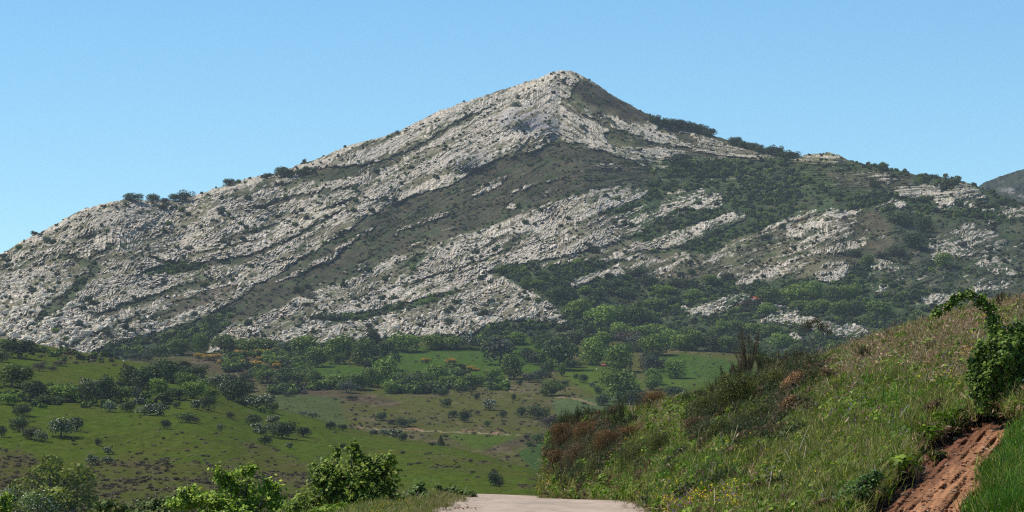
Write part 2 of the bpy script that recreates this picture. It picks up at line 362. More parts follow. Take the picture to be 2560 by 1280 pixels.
veg([(470, 885), (900, 850), (1200, 835), (1200, 980), (300, 980), (200, 900)], 0.1, SCRUB)
veg([(1930, 880), (2000, 900), (2100, 960), (1850, 960), (1870, 900)], 0.0, MEAD)
R.blur(1); VC.blur(2)

# strata frame: turn pixel axes so that one runs along the beds
hk = np.cumsum(np.tan(np.radians(np.interp(cx, (-100, 300, 700, 1300, 1900, 2700), (22, 15, 26, 27, 20, 12)))) * (cx[1] - cx[0]))
B0 = py + hk - np.clip(px - 1385, 0, 700) * 1.05 * sstep(500, 330, py); A0 = px.copy()
wx = (fbm(px / 60, py / 60, 3, 5) - .5) * 30; wy = (fbm(px / 60, py / 60, 3, 8) - .5) * 22
A1 = A0 + wx; B1 = B0 + wy
blocky = sstep(450, 0, px) * 0.7 + 0.3 * fbm(px / 90, py / 90, 2, 4)          # left part is broken into upright knobs
f1, f2, cid = worley(A1 / 7.0, B1 / (3.9 + 2.2 * blocky))
g1, g2, gid = worley(A1 / 34.0, B1 / 15.0, 3)
fine = fbm(A1 / 5.0, B1 / 2.6, 3, 21)
lay = fbm(A1 / 110.0, B1 / 5.5, 3, 2)
wr = R.get(px + (fbm(px / 14, py / 14, 3, 31) - .5) * 22, py + (fbm(px / 14, py / 10, 3, 37) - .5) * 14)
wr = np.clip(wr + (0.22 * sstep(.52, .68, fbm(px / 55, py / 26, 3, 39)) - .05) * (wr < .5) * (px > 1500) * (py > 380), 0, 1)
cov = fbm(A1 / 26.0, B1 / 9.0, 3, 13) * 0.42 + fine * 0.30 + lay * 0.40 + (fbm(A1 / 190.0, B1 / 26.0, 3, 14) - .5) * .38
rockm = sstep(-0.05, 0.07, (wr - .775) * .42 + .56 - cov + 0.17 * (cid - .5))
crev = sstep(0.0, 0.26, f2 - f1)
rockm = rockm * (0.30 + 0.70 * crev) * (0.6 + 0.4 * sstep(0, .12, g2 - g1))
# relief (metres towards the camera): blocks, beds, gullies and the raised slabs
big = fbm(px / 170, py / 110, 3, 41); mid = fbm(A1 / 60, B1 / 22, 3, 45)
amp = (0.55 + 0.45 * sstep(380, 640, py) + 0.3 * sstep(500, 100, px)) * (0.45 + 1.1 * sstep(.35, .65, fbm(px / 70, py / 40, 3, 49)))
disp = (big - .5) * 30 + (mid - .5) * 5 + (lay - .5) * 3
disp += sstep(0.2, 0.8, wr) * 3 + rockm * amp * ((cid - .3) * 2.2 + (1 - f1) * 1.6 + (gid - .5) * 2.6 + (fine - .5) * 3)
disp += (1 - rockm) * (fine - .5) * 1.6
# knoll, summit crag
disp += 18 * np.exp(-(((px - 1250) / 130) ** 2 + ((py - 770) / 55) ** 2))
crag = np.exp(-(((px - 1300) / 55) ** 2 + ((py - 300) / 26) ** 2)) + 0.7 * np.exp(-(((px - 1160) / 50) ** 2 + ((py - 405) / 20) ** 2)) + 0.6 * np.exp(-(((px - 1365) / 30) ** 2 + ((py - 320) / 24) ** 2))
spur = np.exp(-((px - (1345 - (py - 180) * 0.25)) / 60) ** 2) * sstep(180, 230, py) * sstep(430, 360, py)
disp += crag * 22 + spur * 12
fade = sstep(0.0, 0.03, t) * 0.9 + 0.1
dep = dep - disp * fade
mountain_sheet = Sheet(px, py, dep, behind=(260, -110), below=(-30, -25))
v = VC.get(px + (fbm(px / 20, py / 20, 2, 51) - .5) * 14, py + (fbm(px / 20, py / 20, 2, 53) - .5) * 10)
gv = fbm(px / 30, py / 12, 4, 61)[..., None]
hg = fbm(A1 / 60, B1 / 14, 4, 65)[..., None]; hb_ = fbm(A1 / 22, B1 / 9, 3, 66)[..., None]
v = v * (1 - .55 * sstep(.48, .66, hg)) + np.array((0.036, 0.062, 0.022)) * .55 * sstep(.48, .66, hg)
v = v * (1 - .28 * sstep(.52, .66, hb_)) + np.array((0.115, 0.098, 0.062)) * .28 * sstep(.52, .66, hb_)
v = v * (0.36 + 0.95 * gv)
v = v + (fbm(px / 5, py / 3, 2, 63)[..., None] > 0.72) * np.array((0.03, 0.012, 0.0))      # small rusty heath tufts
tone = 0.72 + 0.34 * fbm(A1 / 9, B1 / 5, 3, 71) + 0.20 * (cid - .5) + 0.16 * (gid - .5) + 0.2 * (fbm(px / 120, py / 60, 3, 72) - .5)
warm = fbm(px / 45, py / 30, 3, 75)[..., None]
rc = (np.array((0.53, 0.465, 0.38)) * warm + np.array((0.47, 0.43, 0.375)) * (1 - warm)) * tone[..., None]
purple = np.clip(crag * 1.1, 0, 0.8)[..., None]  # bluish shade of the crag faces, painted into the rock colour
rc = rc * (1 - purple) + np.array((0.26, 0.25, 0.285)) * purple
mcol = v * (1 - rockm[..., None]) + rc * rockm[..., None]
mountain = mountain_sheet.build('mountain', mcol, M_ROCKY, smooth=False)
tag(mountain, 'broad pale limestone mountain with heath bands under a clear sky', kind='structure')
mountain_sheet.bvh(4)
rockmap = rockm; wrmap = wr

# loose outcrop stones on the mountain
def stone_shapes(k):
    import bmesh
    out = []
    for i in range(k):
        bm = bmesh.new(); bmesh.ops.create_icosphere(bm, subdivisions=1, radius=1)
        V = np.array([v.co[:] for v in bm.verts]); Fc = np.array([[w.index for w in f.verts] for f in bm.faces]); bm.free()
        r = np.random.default_rng(100 + i)
        V = np.sign(V) * np.abs(V) ** 0.8
        V = V * (0.65 + 0.7 * r.random((len(V), 1))) + r.normal(0, 0.08, V.shape)
        out.append((V, Fc))
    return out
STN = stone_shapes(8)
def rotm(rx, rz):
    c, s = math.cos(rz), math.sin(rz); C, S = math.cos(rx), math.sin(rx)
    return np.array(((c, -s, 0), (s, c, 0), (0, 0, 1))) @ np.array(((C, 0, S), (0, 1, 0), (-S, 0, C)))
lowrock = 0.35 + 0.65 * sstep(560, 800, py)
pt, nr, qx, qy = mountain_sheet.sample(6000, (wr > 0.5) * (0.15 + rockm) * (0.12 + 1.2 * sstep(600, 820, py) + .5 * sstep(350, 50, px)))
sz = 0.18 + 0.7 * RG.random(len(pt)) ** 2.8 * (0.6 + 0.9 * sstep(600, 820, qy) + 0.5 * sstep(400, 0, qx))
order = np.argsort(-sz * F / pt[:, 1])
aq = np.interp(qx, (-100, 300, 700, 1300, 1900, 2700), (22, 14, 26, 27, 22, 12))
bat = Batch(); stone_meshes = {}
for rank, i in enumerate(order):
    V, Fc = STN[i % 8]
    tilt = -math.radians(aq[i] + RG.normal(0, 22)); s = sz[i]
    sc = np.array((s * (0.9 + 0.9 * RG.random()), s * 0.8, s * (0.45 + 0.4 * RG.random())))
    c = rc.reshape(-1, 3)[0] * 0 + np.array((0.54, 0.48, 0.395)) * (0.78 + 0.4 * RG.random())
    if rank < 300:
        key = i % 8
        if key not in stone_meshes: stone_meshes[key] = mkmesh('rock', V, Fc, (0.54, 0.48, 0.395), M_STONE)
        o = link(bpy.data.objects.new('rock', stone_meshes[key])); o.location = pt[i]; o.scale = sc * 1.15
        o.rotation_euler = (0, tilt, RG.normal(0, 0.5)); o.parent = mountain
    else:
        bat.add((V * sc) @ rotm(tilt, RG.normal(0, 0.5)).T + pt[i], Fc, c)
o = bat.obj('rock_field', M_STONE, mountain); o['kind'] = 'stuff'

# ------------------------------------------------------------------ distant hill, right edge
cx2 = np.linspace(2330, 2760, 260); rr = np.interp(cx2, (2330, 2400, 2449, 2470, 2500, 2540, 2560, 2640, 2760), (545, 505, 464, 452, 441, 428, 423, 405, 385))
rr = rr + (fbm(cx2 / 7, cx2 * 0, 3, 9) - .5) * 4
tt = np.linspace(0, 1, 120)[:, None]; hx = np.broadcast_to(cx2, (120, 260)).copy(); hy = rr + (640 - rr) * tt
hd = 2100 + (2700 - 2100) * (1 - tt) + 0 * hx - (fbm(hx / 40, hy / 25, 4, 12) - .5) * 120
hr = 0.6 * sstep(0.54, 0.66, fbm(hx / 30, hy / 14, 4, 15)) * sstep(2480, 2530, hx) * sstep(440, 470, hy)
hc = np.array((0.024, 0.03, 0.015)) * (0.5 + fbm(hx / 12, hy / 8, 4, 17)[..., None]) * (1 - hr[..., None]) + np.array((0.22, 0.2, 0.19)) * hr[..., None]
dh = Sheet(hx, hy, hd, behind=(250, -120), below=(-20, -80)).build('distant_hill', hc, M_ROCKY, smooth=False)
tag(dh, 'dark far hill rising behind the right shoulder of the mountain', kind='structure')

# ================================================================== VALLEY
cx3 = np.linspace(-90, 2250, 700); NV = 230
vt = np.interp(cx3, (-90, 250, 480, 600, 800, 1000, 1200, 1400, 1500, 1650, 1850, 1950, 2100, 2250), (905, 905, 884, 878, 872, 862, 848, 842, 850, 870, 880, 895, 905, 910))
vt = smooth1(vt, 12)
tv = np.linspace(0, 1, NV)[:, None]; vx = np.broadcast_to(cx3, (NV, 700)).copy(); vy = vt + (1330 - vt) * tv
vd = np.interp(vy, (830, 880, 950, 1050, 1150, 1250, 1340), (1158, 1105, 985, 815, 690, 600, 540))
vWx = (vx - 1280) * vd / F
vn = fbm(vWx / 60, vd / 70, 4, 3); vn2 = fbm(vWx / 6, vd / 14, 4, 6)
vd = vd - (vn - .5) * 26 - (vn2 - .5) * 5
GRASS = (0.054, 0.085, 0.012); GRASS2 = (0.040, 0.076, 0.012); MOOR = (0.064, 0.070, 0.018); HEATHER = (0.062, 0.05, 0.03); TAN = (0.22, 0.165, 0.095); SOIL = (0.24, 0.13, 0.08)
VM = Map(3, MOOR)
VM.poly([(230, 870), (760, 870), (760, 955), (480, 960), (300, 930)], (0.062, 0.066, 0.024))
VM.poly([(980, 870), (1100, 866), (1250, 868), (1310, 925), (1240, 945), (1000, 935)], GRASS2)
VM.poly([(760, 905), (830, 905), (980, 930), (980, 960), (800, 960)], GRASS2)
VM.poly([(1200, 835), (1420, 835), (1420, 935), (1260, 930), (1240, 880)], GRASS2)
VM.poly([(1400, 925), (1500, 912), (1560, 930), (1610, 955), (1610, 985), (1520, 1000), (1430, 960)], GRASS)
VM.poly([(1640, 895), (1700, 885), (1760, 890), (1850, 910), (1960, 960), (1850, 1000), (1700, 1000), (1640, 960)], GRASS2)
VM.poly([(1650, 945), (1790, 950), (1790, 1000), (1690, 995)], GRASS)
VM.poly([(480, 890), (740, 895), (745, 925), (560, 935), (470, 920)], HEATHER)
VM.poly([(560, 925), (720, 930), (700, 955), (560, 955)], (0.10, 0.078, 0.045))
VM.stroke([(650, 965), (750, 975), (850, 990), (950, 1005), (1000, 1012)], 26, HEATHER)
VM.poly([(690, 985), (850, 995), (870, 1070), (760, 1050), (690, 1020)], (0.05, 0.07, 0.024))
VM.poly([(1110, 1085), (1300, 1090), (1290, 1110), (1190, 1125)], GRASS)
VM.stroke([(1205, 1135), (1270, 1115), (1330, 1098), (1400, 1085)], 22, HEATHER)
VM.poly([(1290, 1135), (1330, 1112), (1450, 1080), (1480, 1240), (1340, 1180)], (0.035, 0.066, 0.016))
VM.poly([(1380, 1000), (1560, 990), (1600, 1060), (1400, 1060)], (0.06, 0.088, 0.035))
VM.blur(2)
# tracks and bare soil
VM.stroke([(1216, 963), (1222, 959), (1230, 959)], 5, TAN); VM.stroke([(1224, 962), (1252, 973), (1282, 981)], 4, TAN)
VM.stroke([(1388, 995), (1405, 993), (1420, 995)], 4, TAN); VM.stroke([(1425, 997), (1440, 998), (1470, 1006), (1493, 1014)], 4, TAN); VM.stroke([(1362, 936), (1380, 932), (1397, 928)], 7, TAN)
VM.stroke([(888, 1070), (940, 1074), (1000, 1076), (1060, 1078), (1122, 1081), (1200, 1084), (1262, 1087), (1302, 1089)], 2.2, (0.22, 0.19, 0.12))
for a, b in (((890, 1066), (915, 1070)), ((1010, 1072), (1060, 1075)), ((1150, 1078), (1200, 1080)), ((1215, 1081), (1262, 1083))): VM.stroke([a, ((a[0] + b[0]) / 2, (a[1] + b[1]) / 2), b], 4, SOIL)
VM.stroke([(1110, 930), (1140, 932), (1180, 934)], 5, (0.24, 0.16, 0.11))
vc = VM.get(vx + (fbm(vx / 12, vy / 8, 2, 77) - .5) * 5, vy + (fbm(vx / 12, vy / 8, 2, 78) - .5) * 3)
isg = (vc[..., 1] > vc[..., 0] * 1.25) | (vc[..., 0] > 0.2)
h = fbm(vWx / 9, vd / 22, 4, 81); h2 = fbm(vWx / 2.2, vd / 6, 3, 83)
pat = sstep(0.47, 0.62, h * 0.6 + h2 * 0.4)[..., None] * np.where(isg, 0.10, 0.55)[..., None]
vcol = vc * (0.75 + 0.5 * h2[..., None]) * (1 - pat) + np.array((0.06, 0.055, 0.03)) * pat * (0.6 + 0.8 * h[..., None])
pk = sstep(0.58, 0.7, fbm(vWx / 14, vd / 30, 3, 87) * .5 + h2 * .5)[..., None] * np.where(isg, 0.0, 0.4)[..., None]
vcol = vcol * (1 - pk) + np.array((0.13, 0.1, 0.07)) * pk
valley = Sheet(vx, vy, vd, behind=(15, -30), below=(-20, -20))
tag(valley.build('valley_ground', vcol, M_TURF, smooth=True), 'rolling valley floor of meadows, moor and thin dirt tracks', kind='structure')
valley.bvh(3)

# ================================================================== LEFT HILLSIDE
CR = np.array([(-90, 842, 860), (0, 845, 855), (100, 861, 845), (220, 883, 822), (320, 904, 800), (484, 928, 770), (560, 958, 755), (620, 990, 740), (691, 1021, 720), (792, 1047, 690),
               (871, 1070, 670), (935, 1085, 655), (1010, 1096, 630), (1066, 1107, 605), (1160, 1125, 570), (1222, 1142, 545), (1268, 1158, 525), (1317, 1168, 505), (1370, 1188, 490), (1450, 1215, 470), (1700, 1290, 430)], float)
cx4 = np.linspace(-90, 1650, 620); NH = 270
ly0 = smooth1(np.interp(cx4, CR[:, 0], CR[:, 1]), 8); ld0 = np.interp(cx4, CR[:, 0], CR[:, 2])
tl = np.linspace(0, 1, NH)[:, None]; lx = np.broadcast_to(cx4, (NH, 620)).copy(); ly = ly0 + (1420 - ly0) * tl
ld = ld0 + (235 - ld0) * tl ** 0.62
lWx = (lx - 1280) * ld / F
ld = ld - (fbm(lWx / 30, ld / 45, 4, 91) - .5) * 22 * sstep(0, 0.05, tl) - (fbm(lWx / 4, ld / 9, 3, 93) - .5) * 3.0 * sstep(0, 0.05, tl)
HM = Map(3, (0.078, 0.108, 0.032)); HMM = Map(1, 0.18)       # colour, heather amount
HMM.poly([(-100, 1130), (60, 1120), (110, 1150), (100, 1230), (-100, 1240)], 1.0)
HMM.poly([(200, 1170), (450, 1090), (640, 1100), (760, 1150), (860, 1160), (900, 1230), (700, 1420), (-100, 1420), (60, 1250)], 0.78)
HMM.poly([(330, 1055), (430, 1050), (560, 1080), (640, 1130), (500, 1180), (350, 1150)], 0.5)
HMM.poly([(1000, 1130), (1120, 1120), (1260, 1170), (1380, 1215), (1350, 1240), (1180, 1190), (1040, 1180)], 0.62)
HMM.poly([(0, 846), (100, 862), (300, 895), (330, 912), (200, 915), (80, 890), (0, 880)], 0.75)
HMM.poly([(130, 1100), (190, 1100), (190, 1115), (130, 1115)], 0.9)
HMM.poly([(850, 1100), (1000, 1110), (900, 1200), (800, 1150)], 0.1)
HMM.blur(7)
hm = HMM.get(lx, ly)
k1 = fbm(lWx / 5, ld / 14, 4, 101); k2 = fbm(lWx / 1.3, ld / 4.5, 3, 103)
hth = sstep(-0.04, 0.10, hm * 0.40 - (1 - (k1 * 0.55 + k2 * 0.45)) + 0.22)[..., None]
lcb = np.array((0.060, 0.092, 0.010)) * k1[..., None] + np.array((0.068, 0.076, 0.013)) * (1 - k1[..., None])
k3 = fbm(lWx / 0.7, ld / 3.0, 2, 107)[..., None]; lcb = lcb * (0.62 + 0.4 * k2[..., None] + 0.32 * k3)
dry = (sstep(0.4, 0.9, hm) * 0.5)[..., None]
lcb = lcb * (1 - dry) + np.array((0.078, 0.064, 0.026)) * dry
k4 = sstep(.5, .66, fbm(lWx / 12, ld / 26, 4, 109))[..., None]; lcb = lcb * (1 - .25 * k4) + np.array((0.085, 0.062, 0.022)) * .25 * k4; lcb = lcb * np.array((.82, .92, .9))
lcol = lcb * (1 - hth * 0.6) + np.array((0.07, 0.054, 0.034)) * hth * 0.6 * (0.6 + 0.8 * k2[..., None])
hill = Sheet(lx, ly, ld, behind=(50, -22), below=(-60, -12))
tag(hill.build('hillside', lcol, M_TURF, smooth=True), 'green grassy hillside on the left with heather patches', kind='structure')
hill.bvh(3)

# base ground far below and around everything
gb = Batch(); X0, X1, Y0, Y1 = -1500, 1500, -300, 3400
gx = np.linspace(X0, X1, 40); gy = np.linspace(Y0, Y1, 50); GX, GY = np.meshgrid(gx, gy)
GZ = -38 + 6 * fbm(GX / 300, GY / 300, 3, 5); idx = np.arange(GX.size).reshape(GX.shape)
gb.add(np.stack([GX, GY, GZ], -1).reshape(-1, 3), np.stack([idx[:-1, :-1], idx[:-1, 1:], idx[1:, 1:], idx[1:, :-1]], -1).reshape(-1, 4), MOOR)
tag(gb.obj('ground', M_TURF, smooth=True), 'low moor ground under the hills', kind='structure')

# ================================================================== ROAD
def road_c(d): return np.interp(d, (2, 30, 55, 75, 88, 100, 110, 118, 130, 150), (0.5, 0.55, 0.66, 0.9, 0.1, -0.75, -1.1, -1.35, -3.2, -7))
def road_z(d): return np.interp(d, (2, 30, 45, 55, 68, 76, 84, 92, 100, 110, 118, 124, 132, 150), (-1.55, -1.2, -1.14, -1.13, -1.155, -1.185, -1.30, -1.46, -1.56, -1.63, -1.665, -1.80, -2.3, -4.0))
RWD = 2.32
ds = np.unique(np.concatenate([np.linspace(4, 40, 20), np.linspace(40, 132, 150), np.linspace(132, 150, 8)]))
def roadW(d): return smooth1(road_c(d), 5)
rcx = roadW(ds); rzz = smooth1(road_z(ds), 2)
ac = np.linspace(-1, 1, 31); RX = rcx[:, None] + ac * RWD + (fbm(ds[:, None] / 1.2 + 0 * ac, ac * 3 + 50, 2) - .5) * 0.16 * (np.abs(ac) > 0.99)
RZ = rzz[:, None] - 0.022 * (ac + 1) * RWD + 0.02 * (1 - ac ** 2) + (fbm(ds[:, None] / 3 + 0 * ac, ac * 2 + 9, 3) - .5) * 0.02
RY = np.broadcast_to(ds[:, None], RX.shape)
rn = fbm(RX / 0.8, RY / 3, 4, 7)[..., None]; rn2 = fbm(RX / 0.12, RY / 0.4, 3, 17)[..., None]
track = np.exp(-((np.abs(ac) - 0.5) / 0.16) ** 2)[None, :, None]
rcol = np.array((0.35, 0.28, 0.225)) * (0.72 + 0.3 * rn + 0.25 * rn2) * (1 + 0.08 * track)
cr1, cr2, _c = worley(RX / 1.1, RY / 4.0, 5); rcol = rcol * (1 - 0.35 * sstep(.05, .0, cr2 - cr1)[..., None]) * (0.93 + .14 * _c[..., None])
edge = sstep(0.9, 1.0, np.abs(ac))[None, :, None]; rcol = rcol * (1 - 0.35 * edge)
idx = np.arange(RX.size).reshape(RX.shape); rb = Batch()
rb.add(np.stack([RX, RY, RZ], -1).reshape(-1, 3), np.stack([idx[:-1, :-1], idx[:-1, 1:], idx[1:, 1:], idx[1:, :-1]], -1).reshape(-1, 4), rcol.reshape(-1, 3))
tag(rb.obj('road', M_ROAD, smooth=True), 'pale worn lane running over a small crest', kind='structure')

# verge on the left of the road, falling away into the hollow
va = np.concatenate([np.linspace(-0.25, 2.2, 22), np.linspace(2.5, 30, 26)])
vds = np.concatenate([np.linspace(4, 40, 20), np.linspace(41, 135, 130)])
vcx = roadW(vds) - RWD; vz = smooth1(road_z(vds), 2)
prof = np.interp(va, (-0.25, 0, 0.25, 1.0, 2.2, 5, 12, 30), (-0.12, -0.03, 0.03, 0.04, -0.25, -1.5, -5.0, -11))
VXg = vcx[:, None] - va; VYg = np.broadcast_to(vds[:, None], VXg.shape)
VZg = vz[:, None] + prof + (fbm(VXg / 0.9, VYg / 1.4, 3, 19) - .5) * 0.12 * sstep(0, 0.4, va)
vg1 = fbm(VXg / 0.7, VYg / 1.5, 4, 23)[..., None]
vgc = np.array((0.15, 0.13, 0.06)) * vg1 + np.array((0.07, 0.09, 0.03)) * (1 - vg1)
verge = Sheet.__new__(Sheet); W = np.stack([VXg, VYg, VZg], -1)
verge.W = W; verge.px = 1280 + W[..., 0] / W[..., 1] * F; verge.py = HOR - W[..., 2] / W[..., 1] * F; verge.d = W[..., 1]; verge.extra_top = verge.extra_bot = None
idx = np.arange(VXg.size).reshape(VXg.shape); vb = Batch()
vb.add(W.reshape(-1, 3), np.stack([idx[:-1, :-1], idx[1:, :-1], idx[1:, 1:], idx[:-1, 1:]], -1).reshape(-1, 4), vgc.reshape(-1, 3))
tag(vb.obj('verge', M_NEAR, smooth=True), 'dry grass verge on the left edge of the lane', kind='structure')
verge.bvh(1)

# ================================================================== RIGHT BANK
BK = np.array([((1392, 1215, 118), (1400, 1120, 120)), ((1352, 1236, 106), (1372, 1085, 111)), ((1345, 1243, 100), (1400, 1055, 108)), ((1450, 1248, 90), (1500, 1030, 102)),
               ((1540, 1252, 80), (1600, 1010, 97)), ((1602, 1256, 72), (1700, 986, 92)), ((1645, 1276, 59), (1800, 962, 88)), ((1710, 1312, 49), (1900, 926, 84)),
               ((1850, 1370, 42), (2050, 873, 78)), ((2050, 1450, 36), (2250, 803, 70)), ((2300, 1520, 31), (2420, 750, 66)), ((2560, 1580, 28), (2560, 722, 62)), ((2950, 1680, 26), (2900, 680, 58))], float)
BK[:, 1, 1] += np.interp(BK[:, 1, 0], (1400, 1700, 2100, 2560), (10, 16, 30, 36))
NU, NT = 560, 300
uu = np.linspace(0, len(BK) - 1, NU)
ft = np.stack([smooth1(np.interp(uu, np.arange(len(BK)), BK[:, 0, k]), 10) for k in range(3)], 1); ct = np.stack([smooth1(np.interp(uu, np.arange(len(BK)), BK[:, 1, k]), 10) for k in range(3)], 1)
tb = np.linspace(1, 0, NT)[:, None]
bx = ft[:, 0] + (ct[:, 0] - ft[:, 0]) * tb; by = ft[:, 1] + (ct[:, 1] - ft[:, 1]) * tb
bd = ft[:, 2] + (ct[:, 2] - ft[:, 2]) * (0.42 * tb + 0.58 * tb ** 2.2)
bW = (bx - 1280) * bd / F; bZ = (HOR - by) * bd / F
bd = bd - ((fbm(bW / 3.0, bZ / 1.1, 4, 33) - .5) * 4.2 + (fbm(bW / 0.8, bZ / 0.4, 3, 35) - .5) * 1.6) * sstep(0, 0.08, tb)
SM = Map(1, 0.0)
SCAR = [(2060, 1420), (2135, 1300), (2185, 1240), (2262, 1175), (2300, 1112), (2360, 1066), (2430, 1040), (2500, 1030), (2600, 1040), (2600, 1080), (2560, 1105), (2530, 1145), (2505, 1200), (2480, 1262), (2440, 1340), (2380, 1420)]
SM.poly(SCAR, 1)
SM.poly([(1818, 1225), (1832, 1200), (1870, 1180), (1920, 1165), (1915, 1195), (1870, 1215)], 0.8)
for q in ([(1428, 1205), (1440, 1178), (1452, 1190), (1446, 1218)], [(1500, 1235), (1530, 1208), (1540, 1215), (1512, 1245)], [(1685, 1215), (1712, 1192), (1716, 1202), (1695, 1225)], [(1418, 1235), (1440, 1222), (1445, 1240), (1420, 1245)], [(1555, 1245), (1600, 1235), (1600, 1250), (1560, 1252)], [(1362, 1240), (1380, 1226), (1382, 1242)]): SM.poly(q, 0.8)
SM.blur(3)
soil = SM.get(bx + (fbm(bx / 26, by / 26, 4, 44) - .5) * 85, by + (fbm(bx / 26, by / 26, 4, 46) - .5) * 75)
bd = bd + soil * 1.7 + soil * (fbm((bx * .75 + by * .65) / 10, (bx * .65 - by * .75) / 60, 4, 48) - .5) * 1.3
bank = Sheet(bx, by, bd, behind=(10, -2.5), below=(-3, -1.2))
b1 = fbm(bx / 16, by / 12, 4, 52)[..., None]; b2 = fbm(bx / 3, by / 3, 3, 54)[..., None]
upr = (sstep(1900, 2100, bx) * sstep(1040, 900, by) + 0.4 * sstep(1050, 980, by))[..., None]
bc = np.array((0.055, 0.068, 0.014)) * (1 - b1) + np.array((0.10, 0.07, 0.03)) * b1
bc = bc * (1 - upr * 0.6) + np.array((0.26, 0.18, 0.11)) * upr * 0.6
bc = bc * (0.6 + 0.8 * b2)
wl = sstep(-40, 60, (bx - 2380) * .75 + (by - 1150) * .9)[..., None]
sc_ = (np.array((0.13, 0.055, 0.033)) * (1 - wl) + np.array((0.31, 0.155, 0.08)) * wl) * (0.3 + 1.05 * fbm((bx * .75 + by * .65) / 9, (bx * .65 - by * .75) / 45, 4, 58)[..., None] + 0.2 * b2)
dk = (sstep(0.35, 0.75, soil) * sstep(1.0, 0.8, soil))[..., None]  # shade along the overhung scar wall, painted into the soil colour
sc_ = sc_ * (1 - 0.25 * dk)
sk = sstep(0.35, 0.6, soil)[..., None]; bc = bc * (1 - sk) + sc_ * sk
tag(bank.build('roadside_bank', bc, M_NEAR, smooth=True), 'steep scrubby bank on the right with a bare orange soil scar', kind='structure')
bank.bvh(2); soilmap = soil

# ================================================================== PLANTS: prototypes
def quads(C, N, size, col, rg, asp=1.5):
    """leaf faces at C facing roughly N"""
    n = len(C); N = N + rg.normal(0, 0.55, (n, 3)); N /= np.linalg.norm(N, axis=1)[:, None] + 1e-9
    T = np.cross(N, rg.normal(0, 1, (n, 3))); T /= np.linalg.norm(T, axis=1)[:, None] + 1e-9
    Bn = np.cross(N, T); s = np.asarray(size).reshape(-1, 1) * np.ones((n, 1))
    V = np.stack([C - T * s * asp * .5, C + Bn * s * .5, C + T * s * asp * .5, C - Bn * s * .5], 1).reshape(-1, 3)
    return V, np.arange(4 * n).reshape(n, 4), np.repeat(col, 4, 0)

def lobes_for(shape, rg):
    L = []
    if shape == 'round':
        L.append(((0, 0, .48), (.40, .40, .44)))
        L.append(((0, 0, .24), (.36, .36, .24)))
        for k in range(9):
            a = rg.random() * 6.28; e = rg.random() * 1.9 - .75; r = .27
            L.append(((r * math.cos(a) * math.cos(e), r * math.sin(a) * math.cos(e), .50 + .30 * math.sin(e)), (.2 + .08 * rg.random(),) * 3))
    elif shape == 'tall':
        for k in range(9):
            z = .25 + .65 * k / 8; w = .30 * math.sin(min(1, (z - .05) * 1.2) * 2.6) + .08; a = rg.random() * 6.28
            L.append(((.12 * math.cos(a), .12 * math.sin(a), z), (w, w, .16)))
    elif shape == 'bush':
        L.append(((0, 0, .38), (.42, .42, .38)))
        for k in range(9):
            a = rg.random() * 6.28; r = .30 * rg.random() ** .5; L.append(((r * math.cos(a), r * math.sin(a), .35 + .38 * rg.random()), (.17 + .1 * rg.random(),) * 3))
    elif shape == 'cone':
        for k in range(7):
            z = .1 + .8 * k / 6; w = .42 * (1 - z) + .06; L.append(((0, 0, z), (w, w, .14)))
    elif shape == 'loose':
        for k in range(14):
            a = rg.random() * 6.28; r = .36 * rg.random() ** .5; z = .15 + .72 * rg.random() * (1 - r)
            L.append(((r * math.cos(a), r * math.sin(a), z), (.10 + .08 * rg.random(), .10 + .08 * rg.random(), .12)))
    elif shape == 'flat':
        for k in range(7):
            a = rg.random() * 6.28; r = .33 * rg.random() ** .5; L.append(((r * math.cos(a), r * math.sin(a), .30 + .15 * rg.random()), (.2, .2, .3)))
    return L

def crown(shape, n, ls, base, seed, var=0.35, tip=None):
    rg = np.random.default_rng(seed); L = lobes_for(shape, rg); w = np.array([l[1][0] * l[1][2] for l in L]); w /= w.sum()
    k = rg.choice(len(L), n, p=w); D = rg.normal(0, 1, (n, 3)); D[:, 2] = D[:, 2] * 1.0 + 0.25; D /= np.linalg.norm(D, axis=1)[:, None]
    c = np.array([l[0] for l in L])[k]; r = np.array([l[1] for l in L])[k]
    rad = (0.72 + 0.34 * rg.random((n, 1))) * np.where(rg.random((n, 1)) < .12, .7, 1)
    C = c + D * r * rad; C[:, 2] = np.maximum(C[:, 2], 0.01)
    tone = 1 + var * (rg.random((n, 1)) - .5) * 1.6 + 0.25 * (rg.random(len(L))[k][:, None] - .5)
    col = np.array(base) * tone
    if tip is not None:
        m = rg.random((n, 1)) < .3; col = np.where(m, np.array(tip) * tone, col)
    return quads(C, D, ls * (0.7 + 0.6 * rg.random(n)), col, rg), (c, r, rg)

KIND = {
    'c': ((0.07, 0.12, 0.014), (0.12, 0.17, 0.022), .026, 3200),  # leaf colour, second colour, leaf size, number of faces
    'g': ((0.080, 0.135, 0.012), (0.140, 0.195, 0.022), .050, 1700), 'l': ((0.12, 0.19, 0.018), (0.17, 0.24, 0.025), .052, 1700),
    'd': ((0.028, 0.050, 0.012), (0.055, 0.082, 0.018), .045, 1600), 'b': ((0.040, 0.072, 0.018), (0.06, 0.10, 0.022), .045, 1300),
    's': ((0.048, 0.072, 0.040), (0.085, 0.10, 0.07), .05, 1100), 'p': ((0.060, 0.045, 0.038), (0.07, 0.06, 0.035), .042, 1100),
    'o': ((0.11, 0.14, 0.014), (0.17, 0.20, 0.02), .03, 2600), 'y': ((0.05, 0.07, 0.02), (0.06, 0.08, 0.02), .05, 700),
}
SHAPES = {'c': ('bush',), 'g': ('round', 'bush', 'bush', 'tall'), 'l': ('round', 'bush', 'round'), 'd': ('round', 'bush', 'bush', 'bush'), 'b': ('bush', 'loose', 'round'),
          's': ('round', 'bush'), 'p': ('bush', 'round'), 'o': ('loose', 'bush'), 'y': ('bush', 'flat')}
PROTO = {}
